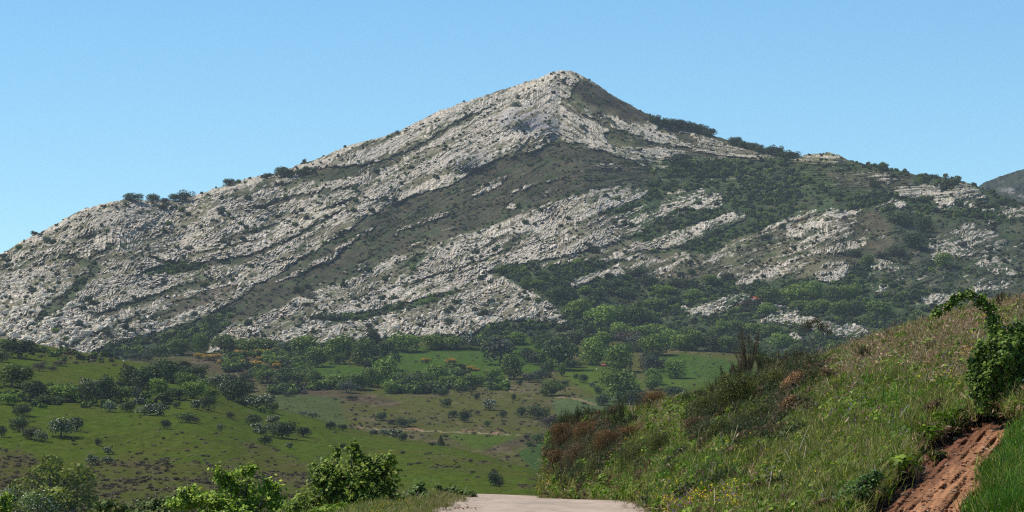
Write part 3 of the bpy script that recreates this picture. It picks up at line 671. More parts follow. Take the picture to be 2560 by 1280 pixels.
def get_proto(kind, shape, var):
    key = (kind, shape, var)
    if key in PROTO: return PROTO[key]
    base, tip, ls, n = KIND[kind]; seed = hash_of(kind + shape) + var
    (V, Fc, C), (c, r, rg) = crown(shape, n, ls, base, seed, tip=tip)
    crown_me = mkmesh('crown', V, Fc, C, M_LEAF)
    bl = None
    if kind in 'byc':
        m = {'b': 210, 'y': 520, 'c': 700}[kind]; kk = rg.choice(len(c), m); D = rg.normal(0, 1, (m, 3)); D[:, 2] = D[:, 2] * .8 + (.45 if kind in 'bc' else 1.0)
        hot = rg.random(len(c)) < .8; m_ok = hot[kk]
        D /= np.linalg.norm(D, axis=1)[:, None]; P = c[kk] + D * r[kk] * (1.0 + .12 * rg.random((m, 1)))
        P = P[m_ok]; D = D[m_ok]; cc = np.array((0.72, 0.70, 0.60) if kind in 'bc' else (0.78, 0.46, 0.02)) * (0.7 + .4 * rg.random((len(P), 1)))
        v2, f2_, c2 = quads(P, D, (.022 if kind == 'c' else .042) * (0.6 + .9 * rg.random(len(P))), cc, rg, 1.1)
        bl = mkmesh('blossom', v2, f2_, c2, M_PETAL)
    b = Batch(); top = .62
    lean = rg.normal(0, .03, 2)
    tube(b, [(0, 0, -.06), (lean[0] * .5, lean[1] * .5, top * .35), (lean[0], lean[1], top)], .035, .012, (0.11, 0.09, 0.07))
    for k in range(5):
        a = k * 1.3 + rg.random(); z = .18 + .3 * rg.random()
        tube(b, [(lean[0] * z, lean[1] * z, z), (.15 * math.cos(a), .15 * math.sin(a), z + .14), (.3 * math.cos(a), .3 * math.sin(a), z + .26)], .014, .004, (0.11, 0.09, 0.07), 4)
    tr = b.mesh('trunk', M_TWIG)
    PROTO[key] = (crown_me, tr, bl); return PROTO[key]
def hash_of(t):
    h = 7
    for ch in t: h = (h * 31 + ord(ch)) % 9973
    return h

NAMES = {'c': ('hawthorn', 'hawthorn'), 'g': ('broadleaf_tree', 'tree'), 'l': ('young_leafed_tree', 'tree'), 'd': ('dark_tree', 'tree'), 'b': ('hawthorn', 'hawthorn'), 's': ('silvery_shrub', 'shrub'),
         'p': ('brown_shrub', 'shrub'), 'o': ('willow', 'tree'), 'y': ('gorse_bush', 'gorse')}
PLANTS = []
SHEETN = {id(valley): 'valley', id(hill): 'hill', id(mountain_sheet): 'mountain'}
def plant(sheet, x, y, w, h, kind, shape=None, label=None, cat=None, name=None, parts=True, group=None):
    q = sheet.hit(x, y)
    if q is None: return None
    sc = q.y / F
    if kind == 'd' and sheet is mountain_sheet and shape is None: shape = 'bush'
    var = RND.randrange(3); shp = shape or SHAPES[kind][RND.randrange(len(SHAPES[kind]))]
    if shp == 'round' and h < 45 and sheet is hill and shape is None: shp = 'bush'
    cm, tm, bm = get_proto(kind, shp, var)
    small = h < 34
    nm, ct = NAMES[kind]
    if small and kind in 'gld': nm, ct = {'g': ('green_shrub', 'shrub'), 'l': ('pale_green_shrub', 'shrub'), 'd': ('dark_shrub', 'shrub')}[kind]
    nm = name or nm; ct = cat or ct
    W = w * sc * (1.42 if sheet is hill else 1.3) * RND.uniform(.85, 1.15); Hh = h * sc * RND.uniform(1.0, 1.2)
    if parts:
        root = link(bpy.data.objects.new(nm, None)); root.empty_display_size = 0.5
        objs = [('trunk' if shp in ('round', 'tall', 'loose') else 'stem', tm), ('crown', cm)] + ([('blossom', bm)] if bm else [])
        for pn, me in objs:
            o = link(bpy.data.objects.new(pn, me)); o.parent = root
    else:
        root = link(bpy.data.objects.new(nm, cm))
    root.location = q + Vector((0, 0, -(0.2 if sheet is mountain_sheet else 0.06) * Hh)); root.scale = (W, W * .95, Hh); root.rotation_euler = (0, 0, RND.random() * 6.28)
    root['category'] = ct
    PLANTS.append(dict(sheet=SHEETN[id(sheet)], o=root, x=x, y=y, w=w, h=h, kind=kind, shape=shp, label=label, ct=ct, group=group, nm=nm))
    return root

# ---- valley trees and shrubs, (x, foot y, width, height, kind)
VAL = [(397, 884, 46, 26, 'd'), (450, 876, 62, 36, 'g'), (502, 872, 44, 50, 'g'), (562, 876, 58, 40, 'g'), (606, 880, 44, 34, 'g'), (646, 886, 82, 42, 'g'), (712, 889, 52, 36, 's'), (762, 892, 78, 56, 'g'),
 (846, 910, 76, 82, 'g'), (912, 914, 62, 64, 'g'), (926, 872, 52, 50, 'd'), (966, 892, 44, 44, 'd'), (1018, 880, 72, 52, 'g'), (984, 876, 46, 30, 'g'), (793, 918, 62, 48, 'g'), (966, 960, 68, 74, 'g'),
 (1080, 874, 62, 34, 'g'), (1128, 872, 60, 30, 'g'), (1172, 872, 56, 30, 'b'), (1092, 962, 46, 56, 'l'), (1085, 976, 36, 24, 'g'), (706, 972, 46, 62, 'd'), (668, 958, 52, 38, 'g'), (620, 952, 40, 24, 'd'),
 (742, 964, 58, 42, 'g'), (788, 968, 56, 42, 'g'), (836, 972, 60, 40, 'g'), (868, 982, 52, 34, 's'), (892, 974, 62, 44, 'g'), (930, 968, 60, 46, 'g'), (976, 984, 46, 30, 'g'), (1021, 972, 62, 40, 'd'),
 (1058, 968, 50, 32, 'g'), (1118, 966, 44, 28, 'g'), (1148, 968, 52, 32, 'g'), (1182, 966, 50, 34, 'g'), (1203, 962, 26, 26, 'l'), (1230, 950, 46, 30, 'g'), (1253, 912, 80, 72, 's'), (1284, 948, 58, 58, 'g'),
 (1322, 905, 50, 38, 'd'), (1345, 912, 44, 34, 'd'), (1400, 926, 96, 92, 'd'), (1368, 930, 40, 26, 'd'), (1477, 912, 66, 66, 'g'), (1550, 930, 76, 80, 'g'), (1520, 900, 40, 40, 'd'), (1618, 930, 52, 48, 's'),
 (1634, 888, 62, 56, 'l'), (1632, 962, 56, 44, 'g'), (1690, 946, 50, 50, 'g'), (1660, 930, 40, 40, 'd'), (1435, 918, 48, 20, 'l'), (1403, 940, 20, 30, 'g'), (1370, 944, 18, 16, 'd'), (1440, 946, 14, 12, 'd'),
 (1458, 958, 20, 24, 'd'), (1481, 968, 22, 16, 'b'), (1496, 985, 20, 22, 'd'), (1298, 962, 16, 14, 'd'), (1322, 956, 30, 26, 's'), (1348, 956, 32, 30, 's'), (1378, 990, 58, 36, 'g'), (1412, 966, 24, 16, 'd'),
 (1193, 1000, 16, 18, 'd'), (1284, 1001, 14, 16, 'd'), (1224, 1026, 32, 26, 'b'), (1258, 1044, 20, 22, 'd'), (1303, 1044, 22, 32, 'd'), (1346, 1048, 52, 38, 'd'), (1163, 1056, 28, 34, 'd'), (1219, 1066, 16, 14, 'g'),
 (1193, 1038, 18, 14, 'p'), (1373, 1066, 48, 30, 'p'), (1317, 1098, 14, 12, 'd'), (1342, 1108, 26, 24, 'g'), (1322, 1116, 22, 12, 'g'), (1548, 1004, 96, 80, 'g'), (1506, 1014, 36, 28, 'd'), (1115, 1020, 28, 26, 'd'),
 (1134, 1044, 26, 22, 'd'), (1160, 1052, 28, 26, 'd'), (1107, 990, 28, 20, 'd'), (1149, 980, 24, 14, 'd'), (1180, 978, 26, 14, 'd'), (950, 1052, 28, 24, 'd'), (1014, 1066, 44, 22, 'd'), (978, 1060, 30, 14, 'p'),
 (1590, 880, 56, 40, 's'), (1570, 874, 60, 44, 'p'), (1700, 850, 64, 40, 'g'), (1740, 868, 60, 46, 'g'), (1780, 872, 56, 48, 'd'), (1820, 876, 60, 44, 'g'), (1360, 868, 60, 34, 'd'), (1440, 860, 60, 34, 'd'), (1290, 860, 60, 30, 'g'),
 (1240, 862, 60, 28, 'g'), (1500, 868, 60, 40, 'g'), (1632, 912, 30, 36, 'd'), (1460, 1010, 12, 6, 'd'), (1690, 990, 60, 30, 'd'), (1590, 1012, 70, 40, 'd'), (1630, 975, 40, 40, 'g'), (1430, 1046, 22, 10, 'p'), (1400, 1092, 30, 18, 'd'),
 (880, 1000, 30, 12, 'd'), (720, 990, 30, 14, 'd'), (760, 985, 24, 12, 'p'), (340, 900, 40, 20, 'd'), (370, 905, 30, 24, 'd')]
for a in VAL: plant(valley, *a)
for x, y, w in [(496, 897, 26), (520, 902, 30), (560, 912, 26), (590, 917, 34), (604, 890, 30), (645, 893, 34), (668, 891, 30), (700, 889, 34), (655, 903, 22), (690, 902, 28), (632, 920, 34), (685, 918, 28), (735, 912, 26),
                (738, 900, 24), (1066, 908, 22), (1128, 911, 26), (1172, 927, 22), (1190, 928, 16), (1128, 899, 8), (690, 921, 24), (540, 895, 16)]:
    plant(valley, x, y, w * 1.25, w * .75, 'y', shape='flat')
for x, y, w, h in [(1135, 905, 14, 6), (1010, 930, 12, 5), (1490, 957, 14, 7)]: plant(valley, x, y, w, h, 'p', shape='flat')

# ---- left hillside
HIL = [(45, 896, 80, 50, 'd'), (30, 968, 86, 66, 'g'), (84, 1003, 54, 56, 'd'), (20, 1012, 54, 34, 'g'), (99, 928, 30, 30, 'p'), (56, 1040, 46, 30, 'd'), (48, 1080, 44, 40, 'd'), (78, 1098, 40, 34, 'd'), (104, 1104, 30, 30, 'b'),
 (4, 1094, 24, 36, 'd'), (154, 1092, 54, 54, 'b'), (191, 1080, 34, 42, 'd'), (122, 1010, 54, 22, 'd'), (161, 1005, 60, 46, 'g'), (131, 1001, 44, 40, 'd'), (232, 1014, 46, 66, 'd'), (225, 985, 34, 36, 'b'), (205, 1004, 44, 40, 'd'),
 (264, 1006, 50, 72, 'd'), (276, 1030, 34, 30, 'b'), (317, 1030, 32, 30, 'd'), (304, 1004, 50, 44, 'g'), (340, 1000, 34, 44, 'b'), (349, 1016, 34, 28, 'b'), (362, 1038, 40, 32, 'b'), (394, 1040, 56, 42, 'b'), (418, 1073, 24, 28, 'd'),
 (398, 990, 48, 46, 'g'), (330, 970, 60, 52, 'd'), (368, 976, 62, 64, 'd'), (412, 956, 64, 56, 'd'), (444, 938, 56, 42, 'd'), (450, 1000, 52, 36, 'd'), (484, 996, 60, 46, 'g'), (468, 970, 52, 44, 'g'), (494, 1024, 36, 32, 'b'),
 (521, 1026, 36, 42, 'd'), (442, 1021, 18, 20, 'd'), (502, 966, 36, 34, 'b'), (538, 970, 38, 36, 'b'), (564, 990, 30, 34, 'b'), (596, 1008, 70, 62, 'd'), (634, 1016, 40, 34, 'd'), (465, 1057, 36, 28, 'd'), (490, 1055, 24, 16, 'p'),
 (577, 1046, 20, 18, 'd'), (549, 1079, 16, 22, 'b'), (246, 1115, 18, 22, 'd'), (272, 1136, 26, 28, 'b'), (231, 1163, 28, 28, 'b'), (268, 1159, 24, 20, 'b'), (650, 1022, 62, 40, 'b'), (682, 1031, 22, 28, 'g'), (635, 1066, 40, 34, 'd'),
 (682, 1062, 30, 26, 'b'), (654, 1086, 54, 38, 'b'), (704, 1096, 60, 46, 'd'), (662, 1111, 30, 26, 'd'), (759, 1093, 30, 28, 'd'), (723, 1122, 22, 22, 'b'), (827, 1074, 28, 22, 'd'), (856, 1077, 24, 18, 'd'), (781, 1046, 26, 20, 'b'), (756, 1038, 18, 14, 'b'),
 (935, 1087, 24, 18, 'b'), (962, 1087, 30, 20, 'b'), (988, 1092, 32, 26, 'b'), (1004, 1103, 24, 24, 'd'), (796, 1199, 44, 28, 'd'), (1239, 1216, 40, 40, 'd'), (1102, 1108, 20, 24, 'd'), (1081, 1114, 18, 9, 'd'), (590, 960, 40, 40, 'd'), (480, 950, 60, 44, 'd'),
 (150, 915, 40, 14, 'p'), (130, 925, 30, 12, 'p'), (0, 905, 40, 30, 'd'), (380, 948, 44, 40, 'b'), (300, 985, 36, 36, 'd'), (530, 1000, 34, 30, 'g'), (1005, 1135, 14, 9, 'd'), (190, 910, 20, 8, 'p'), (856, 1128, 24, 22, 'd')]
for a in HIL: plant(hill, *a, shape='cone' if a[0] == 1102 else ('round' if a[0] == 1239 else None))
plant(hill, 130, 1300, 190, 180, 'o', shape='loose', label='large olive-green willow rising from the bottom left corner below the heather', name='willow', cat='willow')
plant(hill, 185, 1290, 110, 120, 'o', shape='bush', label='dark olive willow thicket at the foot of the large bottom left willow', name='willow', cat='willow')
plant(hill, 34, 1275, 60, 78, 'c', shape='bush', label='white-blossomed hawthorn at the lower left edge beside the willow', cat='hawthorn')
plant(hill, 100, 1305, 100, 96, 'c', shape='bush', label='broad hawthorn speckled white in front of the willow, bottom left', cat='hawthorn')
# ---- ridge line and single trees of the mountain
MTN = [(334, 502, 50, 26, 'd'), (381, 508, 32, 32, 'd'), (412, 508, 26, 18, 'd'), (440, 500, 36, 24, 'd'), (464, 500, 42, 32, 'd'), (408, 522, 26, 14, 'd'), (573, 464, 30, 22, 'd'), (700, 444, 34, 34, 'd'), (722, 442, 26, 26, 'd'), (718, 440, 24, 22, 'd'),
 (742, 436, 20, 18, 'd'), (760, 436, 26, 18, 'd'), (670, 442, 20, 12, 'd'), (760, 406, 12, 14, 'd'), (771, 425, 16, 9, 'd'), (993, 334, 12, 10, 'd'), (555, 498, 12, 14, 'd'), (254, 568, 14, 14, 'd'), (1290, 266, 26, 14, 's'), (1293, 246, 12, 12, 's'),
 (1457, 324, 14, 20, 's'), (1499, 285, 16, 10, 'd'), (1524, 299, 10, 8, 'd'), (1372, 312, 12, 9, 'd'), (1698, 412, 34, 32, 'd'), (1715, 420, 40, 26, 'd'), (1690, 430, 30, 16, 'd'), (2189, 470, 32, 30, 'd'), (2206, 414, 18, 16, 'g'), (2210, 418, 20, 12, 'g'),
 (2365, 446, 18, 16, 'g'), (2300, 442, 20, 10, 'g'), (2332, 444, 26, 12, 'd'), (2395, 450, 22, 12, 'g'), (2380, 462, 40, 20, 'd'), (2254, 560, 56, 46, 'd'), (2310, 580, 50, 50, 'd'), (2360, 664, 44, 38, 'g'), (2295, 620, 70, 60, 'd'), (2240, 640, 50, 36, 'd'),
 (2130, 640, 42, 22, 'd'), (2168, 665, 40, 34, 'g'), (2205, 645, 34, 18, 'd'), (1485, 630, 30, 16, 'd'), (1474, 620, 28, 16, 's'), (1183, 658, 8, 14, 'd'), (1136, 516, 12, 12, 'd'), (1360, 700, 26, 14, 'g'), (1445, 662, 20, 22, 'l'), (1470, 660, 24, 14, 's'),
 (1726, 660, 16, 16, 'd'), (1744, 657, 12, 12, 'd'), (1704, 690, 22, 16, 'd'), (1727, 686, 22, 18, 'd'), (1955, 570, 18, 16, 'd'), (1915, 598, 30, 16, 'd'), (2000, 494, 26, 14, 's'), (1920, 462, 20, 12, 's'), (1940, 450, 22, 16, 's'),
 (1400, 828, 30, 20, 'd'), (1406, 750, 64, 38, 'd'), (1310, 722, 30, 22, 'g'), (1345, 716, 40, 22, 'g'), (1444, 790, 62, 62, 'l'), (1500, 812, 66, 58, 'l'), (1535, 806, 62, 52, 'l'), (1552, 836, 60, 38, 'l'), (1472, 836, 44, 32, 'd'), (1582, 808, 60, 48, 'g'),
 (1614, 806, 54, 44, 'g'), (1605, 850, 70, 44, 'g'), (1650, 842, 56, 42, 'l'), (1680, 866, 60, 50, 'g'), (1725, 858, 56, 46, 'g'), (1770, 866, 54, 50, 'd'), (1800, 840, 56, 44, 'g'), (1830, 830, 52, 36, 'g'), (1850, 860, 52, 40, 'd'), (1790, 880, 50, 40, 'd'),
 (1875, 772, 52, 28, 'p'), (1912, 785, 50, 30, 'g'), (1925, 756, 60, 48, 'g'), (1975, 752, 56, 44, 'l'), (1998, 740, 56, 44, 'g'), (2040, 745, 60, 46, 'g'), (2080, 752, 56, 46, 'g'), (1960, 765, 34, 22, 'd'), (2120, 745, 50, 44, 'g'), (2000, 772, 60, 30, 'g'),
 (2050, 778, 60, 36, 'g'), (2100, 782, 60, 40, 'g'), (2150, 780, 60, 40, 'd'), (2200, 790, 60, 44, 'g'), (1878, 830, 60, 30, 'g'), (1930, 838, 56, 30, 'g'), (1950, 870, 60, 44, 'g'), (2008, 830, 40, 28, 'd'), (1880, 890, 60, 50, 'g'), (1990, 884, 50, 34, 'g'),
 (1420, 705, 40, 20, 'd'), (1360, 690, 30, 14, 'd'), (1590, 690, 60, 30, 'd'), (1620, 712, 56, 30, 'd'), (1660, 735, 50, 28, 'g'), (1560, 742, 60, 32, 'd'), (1500, 745, 50, 28, 'd'), (1460, 735, 40, 24, 'g'), (1530, 720, 60, 26, 'd'), (1700, 716, 50, 26, 'd'),
 (1780, 712, 56, 28, 'g'), (1820, 700, 40, 26, 'd'), (1730, 750, 50, 30, 'g'), (1680, 760, 50, 28, 'd'), (1640, 770, 56, 34, 'g'), (790, 832, 30, 10, 'd'), (820, 800, 46, 22, 'd'), (1215, 785, 26, 18, 'd'), (1120, 808, 34, 18, 'd'), (1060, 760, 26, 14, 'l'),
 (1085, 755, 24, 14, 'g'), (775, 745, 40, 16, 's'), (768, 764, 30, 12, 'd'), (830, 716, 20, 16, 'd'), (745, 728, 22, 18, 'd'), (770, 720, 20, 14, 'd'), (266, 838, 26, 20, 'd'), (885, 750, 20, 12, 's')]
for a in MTN: plant(mountain_sheet, *a)
for k in range(16):
    x = 1632 + k * 9.6 + RND.uniform(-3, 3); y = np.interp(x, (1630, 1700, 1782), (306, 322, 336)) + RND.uniform(0, 6)
    plant(mountain_sheet, x, y, RND.uniform(22, 32), RND.uniform(24, 36) * (1 if x < 1765 else .6), 'd', group='dark scrub trees along the ridge right of the summit')
for k in range(16):
    x = 1836 + k * 10 + RND.uniform(-3, 3); y = np.interp(x, (1830, 1900, 1996), (358, 378, 396)) + RND.uniform(0, 4)
    plant(mountain_sheet, x, y, RND.uniform(20, 32), RND.uniform(20, 32) * (1 if x < 1970 else .6), 'd', group='dark scrub trees on the lower right ridge')

# ---- small shrubs dotting the mountain: singles that can be seen, the rest as scrub
cnt = 0; shrubs = []
MH2 = mkmesh
def shrub_mesh(kind, seed, n=220, ls=.16):
    base, tip, _, _ = KIND[kind]; (V, Fc, C), _ = crown('bush', n, ls, base, seed, tip=tip); return mkmesh('shrub', V, Fc, C, M_LEAF)
SHR = {k: [shrub_mesh(k, 300 + i) for i in range(3)] for k in 'dsgpl'}
pt, nr, qx, qy = mountain_sheet.sample(300, (wrmap > 0.45) * (fbm(mountain_sheet.px / 120, mountain_sheet.py / 70, 3, 90) > .42) * 1.0, np.random.default_rng(5))
ZONES = [((-200, 330), 'of the knobbly left end of the mountain'), ((330, 700), 'of the pale lower left mountainside'), ((700, 1150), 'of the long rocky slope left of the summit'),
         ((1150, 1560), 'of the rock face below the summit'), ((1560, 2000), 'of the folded slabs right of the summit'), ((2000, 3000), 'of the rocky right shoulder')]
zfam = {}
for i in range(300):
    k = RND.choices('dsg', (6, 3, 1))[0]; o = link(bpy.data.objects.new('mountain_shrub', RND.choice(SHR[k])))
    s = RND.uniform(1.6, 3.8) * (0.7 if qy[i] < 420 else 1.0); o.location = Vector(pt[i]) - Vector((0, 0, .15 * s)); o.scale = (s * 1.25, s * 1.25, s * .85); o.rotation_euler = (0, 0, RND.random() * 6.28)
    zi = [j for j, ((a, b), lb) in enumerate(ZONES) if a <= qx[i] < b][0]
    top = np.interp(qx[i], RIDGE[:, 0], RIDGE[:, 1]); f = (qy[i] - top) / (900 - top)
    zfam.setdefault((zi, 0 if f < .25 else 1 if f < .5 else 2 if f < .75 else 3, k), []).append((qx[i], o))
def scatter(name, meshes, P, S, rng, label=None, cat=None, tilt=0.12, N=None, stretch=None):
    """one object of uncountable growth: instances on points"""
    n = len(P); cl = bpy.data.collections.new(name + '_kinds')
    for i, me in enumerate(meshes): cl.objects.link(bpy.data.objects.new('%s_kind_%02d' % (name, i), me))
    me = bpy.data.meshes.new(name); me.vertices.add(n); me.vertices.foreach_set('co', np.asarray(P, np.float32).ravel())
    rot = np.stack([rng.normal(0, tilt, n), rng.normal(0, tilt, n), rng.random(n) * 6.283], 1).astype(np.float32)
    if N is not None:
        rot[:, 0] += -np.arctan2(N[:, 1], N[:, 2]) * 0 
    S = np.asarray(S, np.float32); S = np.stack([S, S, S * (1 if stretch is None else stretch)], 1).astype(np.float32)
    for nm, ty, arr in (('rot', 'FLOAT_VECTOR', rot), ('scl', 'FLOAT_VECTOR', S)):
        a = me.attributes.new(nm, ty, 'POINT'); a.data.foreach_set('vector', arr.ravel())
    a = me.attributes.new('idx', 'INT', 'POINT'); a.data.foreach_set('value', rng.integers(0, len(meshes), n).astype(np.int32))
    o = link(bpy.data.objects.new(name, me)); ng = bpy.data.node_groups.new(name, 'GeometryNodeTree')
    ng.interface.new_socket('Geometry', in_out='INPUT', socket_type='NodeSocketGeometry'); ng.interface.new_socket('Geometry', in_out='OUTPUT', socket_type='NodeSocketGeometry')
    N_ = ng.nodes; gi = N_.new('NodeGroupInput'); go = N_.new('NodeGroupOutput'); ci = N_.new('GeometryNodeCollectionInfo'); iop = N_.new('GeometryNodeInstanceOnPoints')
    ci.inputs['Collection'].default_value = cl; ci.inputs['Separate Children'].default_value = True; ci.inputs['Reset Children'].default_value = True
    iop.inputs['Pick Instance'].default_value = True
    def attr(nm, ty):
        q = N_.new('GeometryNodeInputNamedAttribute'); q.data_type = ty; q.inputs['Name'].default_value = nm; return [s for s in q.outputs if s.enabled and s.name == 'Attribute'][0]
    L = ng.links; L.new(gi.outputs[0], iop.inputs['Points']); L.new(ci.outputs[0], iop.inputs['Instance'])
    L.new(attr('idx', 'INT'), iop.inputs['Instance Index']); L.new(attr('scl', 'FLOAT_VECTOR'), iop.inputs['Scale'])
    L.new(attr('rot', 'FLOAT_VECTOR'), iop.inputs['Rotation'])
    L.new(iop.outputs[0], go.inputs[0])
    md = o.modifiers.new('grow', 'NODES'); md.node_group = ng
    o['kind'] = 'stuff'
    if label: o['label'] = label
    if cat: o['category'] = cat
    return o

rgm = np.random.default_rng(21)
vcm = VC.get(mountain_sheet.px, mountain_sheet.py); greenish = sstep(0.2, 0.5, (vcm[..., 1] - vcm[..., 0]) / (vcm[..., 1] + 1e-6))
dens = fbm(mountain_sheet.px / 40, mountain_sheet.py / 22, 3, 95)
pt, nr, qx, qy = mountain_sheet.sample(20000, (wrmap < 0.5) * greenish * (0.15 + sstep(.4, .6, dens)), rgm)
scatter('mountain_scrub', SHR['d'] + SHR['g'] + SHR['d'] + SHR['s'][:1], pt - (0, 0, .5), 1.0 + 3.0 * rgm.random(len(pt)) ** 2, rgm, 'dense dark green scrub covering the right flank of the mountain', 'scrub', stretch=.75)
pt, nr, qx, qy = mountain_sheet.sample(8000, (0.15 + (wrmap < 0.5)) * (1 - greenish) * (.1 + sstep(.42, .6, fbm(A1 / 40, B1 / 14, 3, 98))), rgm)
HTH = []
for i in range(3):
    (V, Fc, C), _ = crown('flat', 90, .22, (0.066, 0.068, 0.038), 400 + i, tip=(0.09, 0.08, 0.045)); HTH.append(mkmesh('heath', V, Fc, C, M_LEAF))
scatter('mountain_heath', HTH + SHR['s'][:1] + SHR['g'][:1], pt - (0, 0, .15), 0.5 + 1.6 * rgm.random(len(pt)) ** 2, rgm, 'low brownish heath in bands between the rock slabs', 'heath', stretch=.7)
pt, nr, qx, qy = mountain_sheet.sample(6000, (wrmap > 0.4) * (1 - rockmap * .6), rgm)
scatter('rock_scrub', SHR['s'] + SHR['d'] + HTH, pt - (0, 0, .2), 0.6 + 1.5 * rgm.random(len(pt)) ** 3, rgm, 'tiny shrubs growing in the crevices of the limestone', 'scrub', stretch=.8)
# undergrowth in the valley hedges, heather tufts on the moor and the hillside
pt, nr, qx, qy = valley.sample(1700, ((vy < 985) & (vx > 560) & (vx < 1260)) * sstep(.5, .6, fbm(vx / 50, vy / 14, 3, 97)) * ~isg * 1.0, rgm)
scatter('valley_scrub', SHR['d'] + SHR['g'], pt - (0, 0, .3), 1.6 + 3.2 * rgm.random(len(pt)), rgm, 'mixed low scrub between the valley hedgerows', 'scrub', stretch=.8)
HT2 = []
for i in range(4):
    (V, Fc, C), _ = crown('flat', 150, .15, (0.115, 0.088, 0.05), 420 + i, tip=(0.085, 0.095, 0.025)); HT2.append(mkmesh('heather', V, Fc, C, M_LEAF))
pt, nr, qx, qy = valley.sample(7000, (pat[..., 0] + .05), rgm)
scatter('valley_heather', HT2, pt, 0.4 + 1.3 * rgm.random(len(pt)) ** 2, rgm, 'brown heather tufts scattered over the valley moor', 'heather', stretch=.5)
pt, nr, qx, qy = hill.sample(6000, hth[..., 0] ** 1.5 * sstep(.15, .5, hm) + .006 + .12 * hm, rgm)
scatter('hillside_heather', HT2, pt, 0.22 + 1.0 * rgm.random(len(pt)) ** 3, rgm, 'purple-brown heather tufts scattered on the green hillside', 'heather', stretch=.42)

TH = Map(1, 0.0)
for w_, pts_ in ((44, [(0, 985), (60, 990), (160, 992), (260, 990), (300, 995)]), (40, [(300, 985), (380, 960), (440, 935), (520, 950)]), (30, [(330, 1010), (420, 1000), (500, 985)]), (26, [(560, 985), (620, 1005), (690, 1020)]), (16, [(0, 868), (90, 880), (220, 895), (320, 905)])): TH.stroke(pts_, w_, 1.0)
TH.blur(3); thm = TH.get(lx, ly)
pt, nr, qx, qy = hill.sample(420, thm * (.3 + fbm(lWx / 5, ld / 9, 3, 111)) ** 2, rgm)
scatter('hillside_scrub', SHR['d'] + SHR['g'] + HT2[:1], pt - (0, 0, .2), 1.0 + 2.0 * rgm.random(len(pt)) ** 1.5, rgm, 'bramble and scrub knitting the hillside thickets together', 'scrub', stretch=.7)

# ---- labels of the placed plants
ORD = ['first', 'second', 'third', 'fourth', 'fifth', 'sixth', 'seventh', 'eighth', 'ninth', 'tenth', 'eleventh', 'twelfth', 'thirteenth', 'fourteenth', 'fifteenth', 'sixteenth', 'seventeenth', 'eighteenth', 'nineteenth', 'twentieth']
LOOK = {'c': 'white-flecked', 'g': 'mid-green leafy', 'l': 'bright green leafy', 'd': 'dark green', 'b': 'white-flecked', 's': 'grey-green', 'p': 'brown-purple', 'o': 'olive', 'y': 'yellow flowering'}
def where(p):
    x, y = p['x'], p['y']
    if p['sheet'] == 'hill':
        if y < 930: return 'on the crest of the left hillside'
        if y < 1032 and x < 310: return 'in the left part of the hillside thicket'
        if y < 1046 and x < 560: return 'in the right part of the hillside thicket'
        if x < 320: return 'on the open grass of the left hillside'
        if x < 740: return 'on the middle of the left hillside'
        return 'on the lower right of the hillside'
    if p['sheet'] == 'valley':
        if p['kind'] == 'y': return 'on the heathery bank below the treeline' if x < 800 else 'in the walled-in valley meadow'
        if y < 896 and x < 800: return 'in the treeline at the mountain foot, far left'
        if y < 925 and x < 1200: return 'behind the upper valley meadow'
        if x < 1240 and y < 992: return 'in the long hedgerow below the meadow'
        if x < 1470 and y < 950: return 'around the small fields in mid valley'
        if y < 1005 and x < 1500: return 'beside the winding dirt track'
        if x < 1480: return 'on the brown moor above the lane track'
        return 'in the wood beside the far right meadow'
    if y < 380 or (x < 1000 and y < 530): return 'on the skyline ridge of the mountain' if x < 1240 else 'near the summit'
    if x < 1300: return 'on the rocky lower mountainside, left half'
    if x > 1840 and y > 680: return 'in the wood near the red-roofed hut'
    if x > 1840: return 'on the right shoulder of the mountain'
    if y < 640: return 'among the folded rock slabs'
    if y < 772: return 'in the scrub belt below the folded slabs'
    return 'in the wood right of the rocky knoll'
from collections import defaultdict
for (zi, v_, k), ls_ in zfam.items():
    ls_.sort(key=lambda e: e[0]); lk = {'d': 'dark', 's': 'grey-green', 'g': 'mid-green'}[k]; vv = ('high on', 'halfway up', 'low on', 'lowest on')[v_]
    for i, (x, o) in enumerate(ls_):
        od = (ORD[i] if i < 20 else ORD[len(ls_) - 1 - i].replace('first', 'last') + '-last') + ' ' if len(ls_) > 1 else 'only '
        tag(o, '%ssmall %s shrub%s, %s %s' % (od, lk, ' from left' if len(ls_) > 1 else '', vv, ZONES[zi][1][3:]), 'shrub', 'small shrubs dotting the mountain')
fam = defaultdict(list); gc = defaultdict(int)
for p in PLANTS:
    o = p['o']
    if p['label']: o['label'] = p['label']; continue
    if p['group']:
        o['group'] = p['group']; gc[p['group']] += 1; o['label'] = ORD[gc[p['group']] - 1] + ' from the left of the ' + p['group']; continue
    fam[(p['kind'], p['ct'], where(p))].append(p)
for (k, ct, wh), ps in fam.items():
    ps.sort(key=lambda p: p['x'])
    noun = ct
    for i, p in enumerate(ps):
        if len(ps) == 1: lb = 'only %s %s %s' % (LOOK[k], noun, wh)
        else: lb = '%s %s %s from the left %s' % (ORD[i] if i < 20 else ORD[len(ps) - 1 - i].replace('first', 'last') + '-last', LOOK[k], noun, wh)
        p['o']['label'] = lb
        p['o']['group'] = '%s %ss %s' % (LOOK[k], noun, wh)

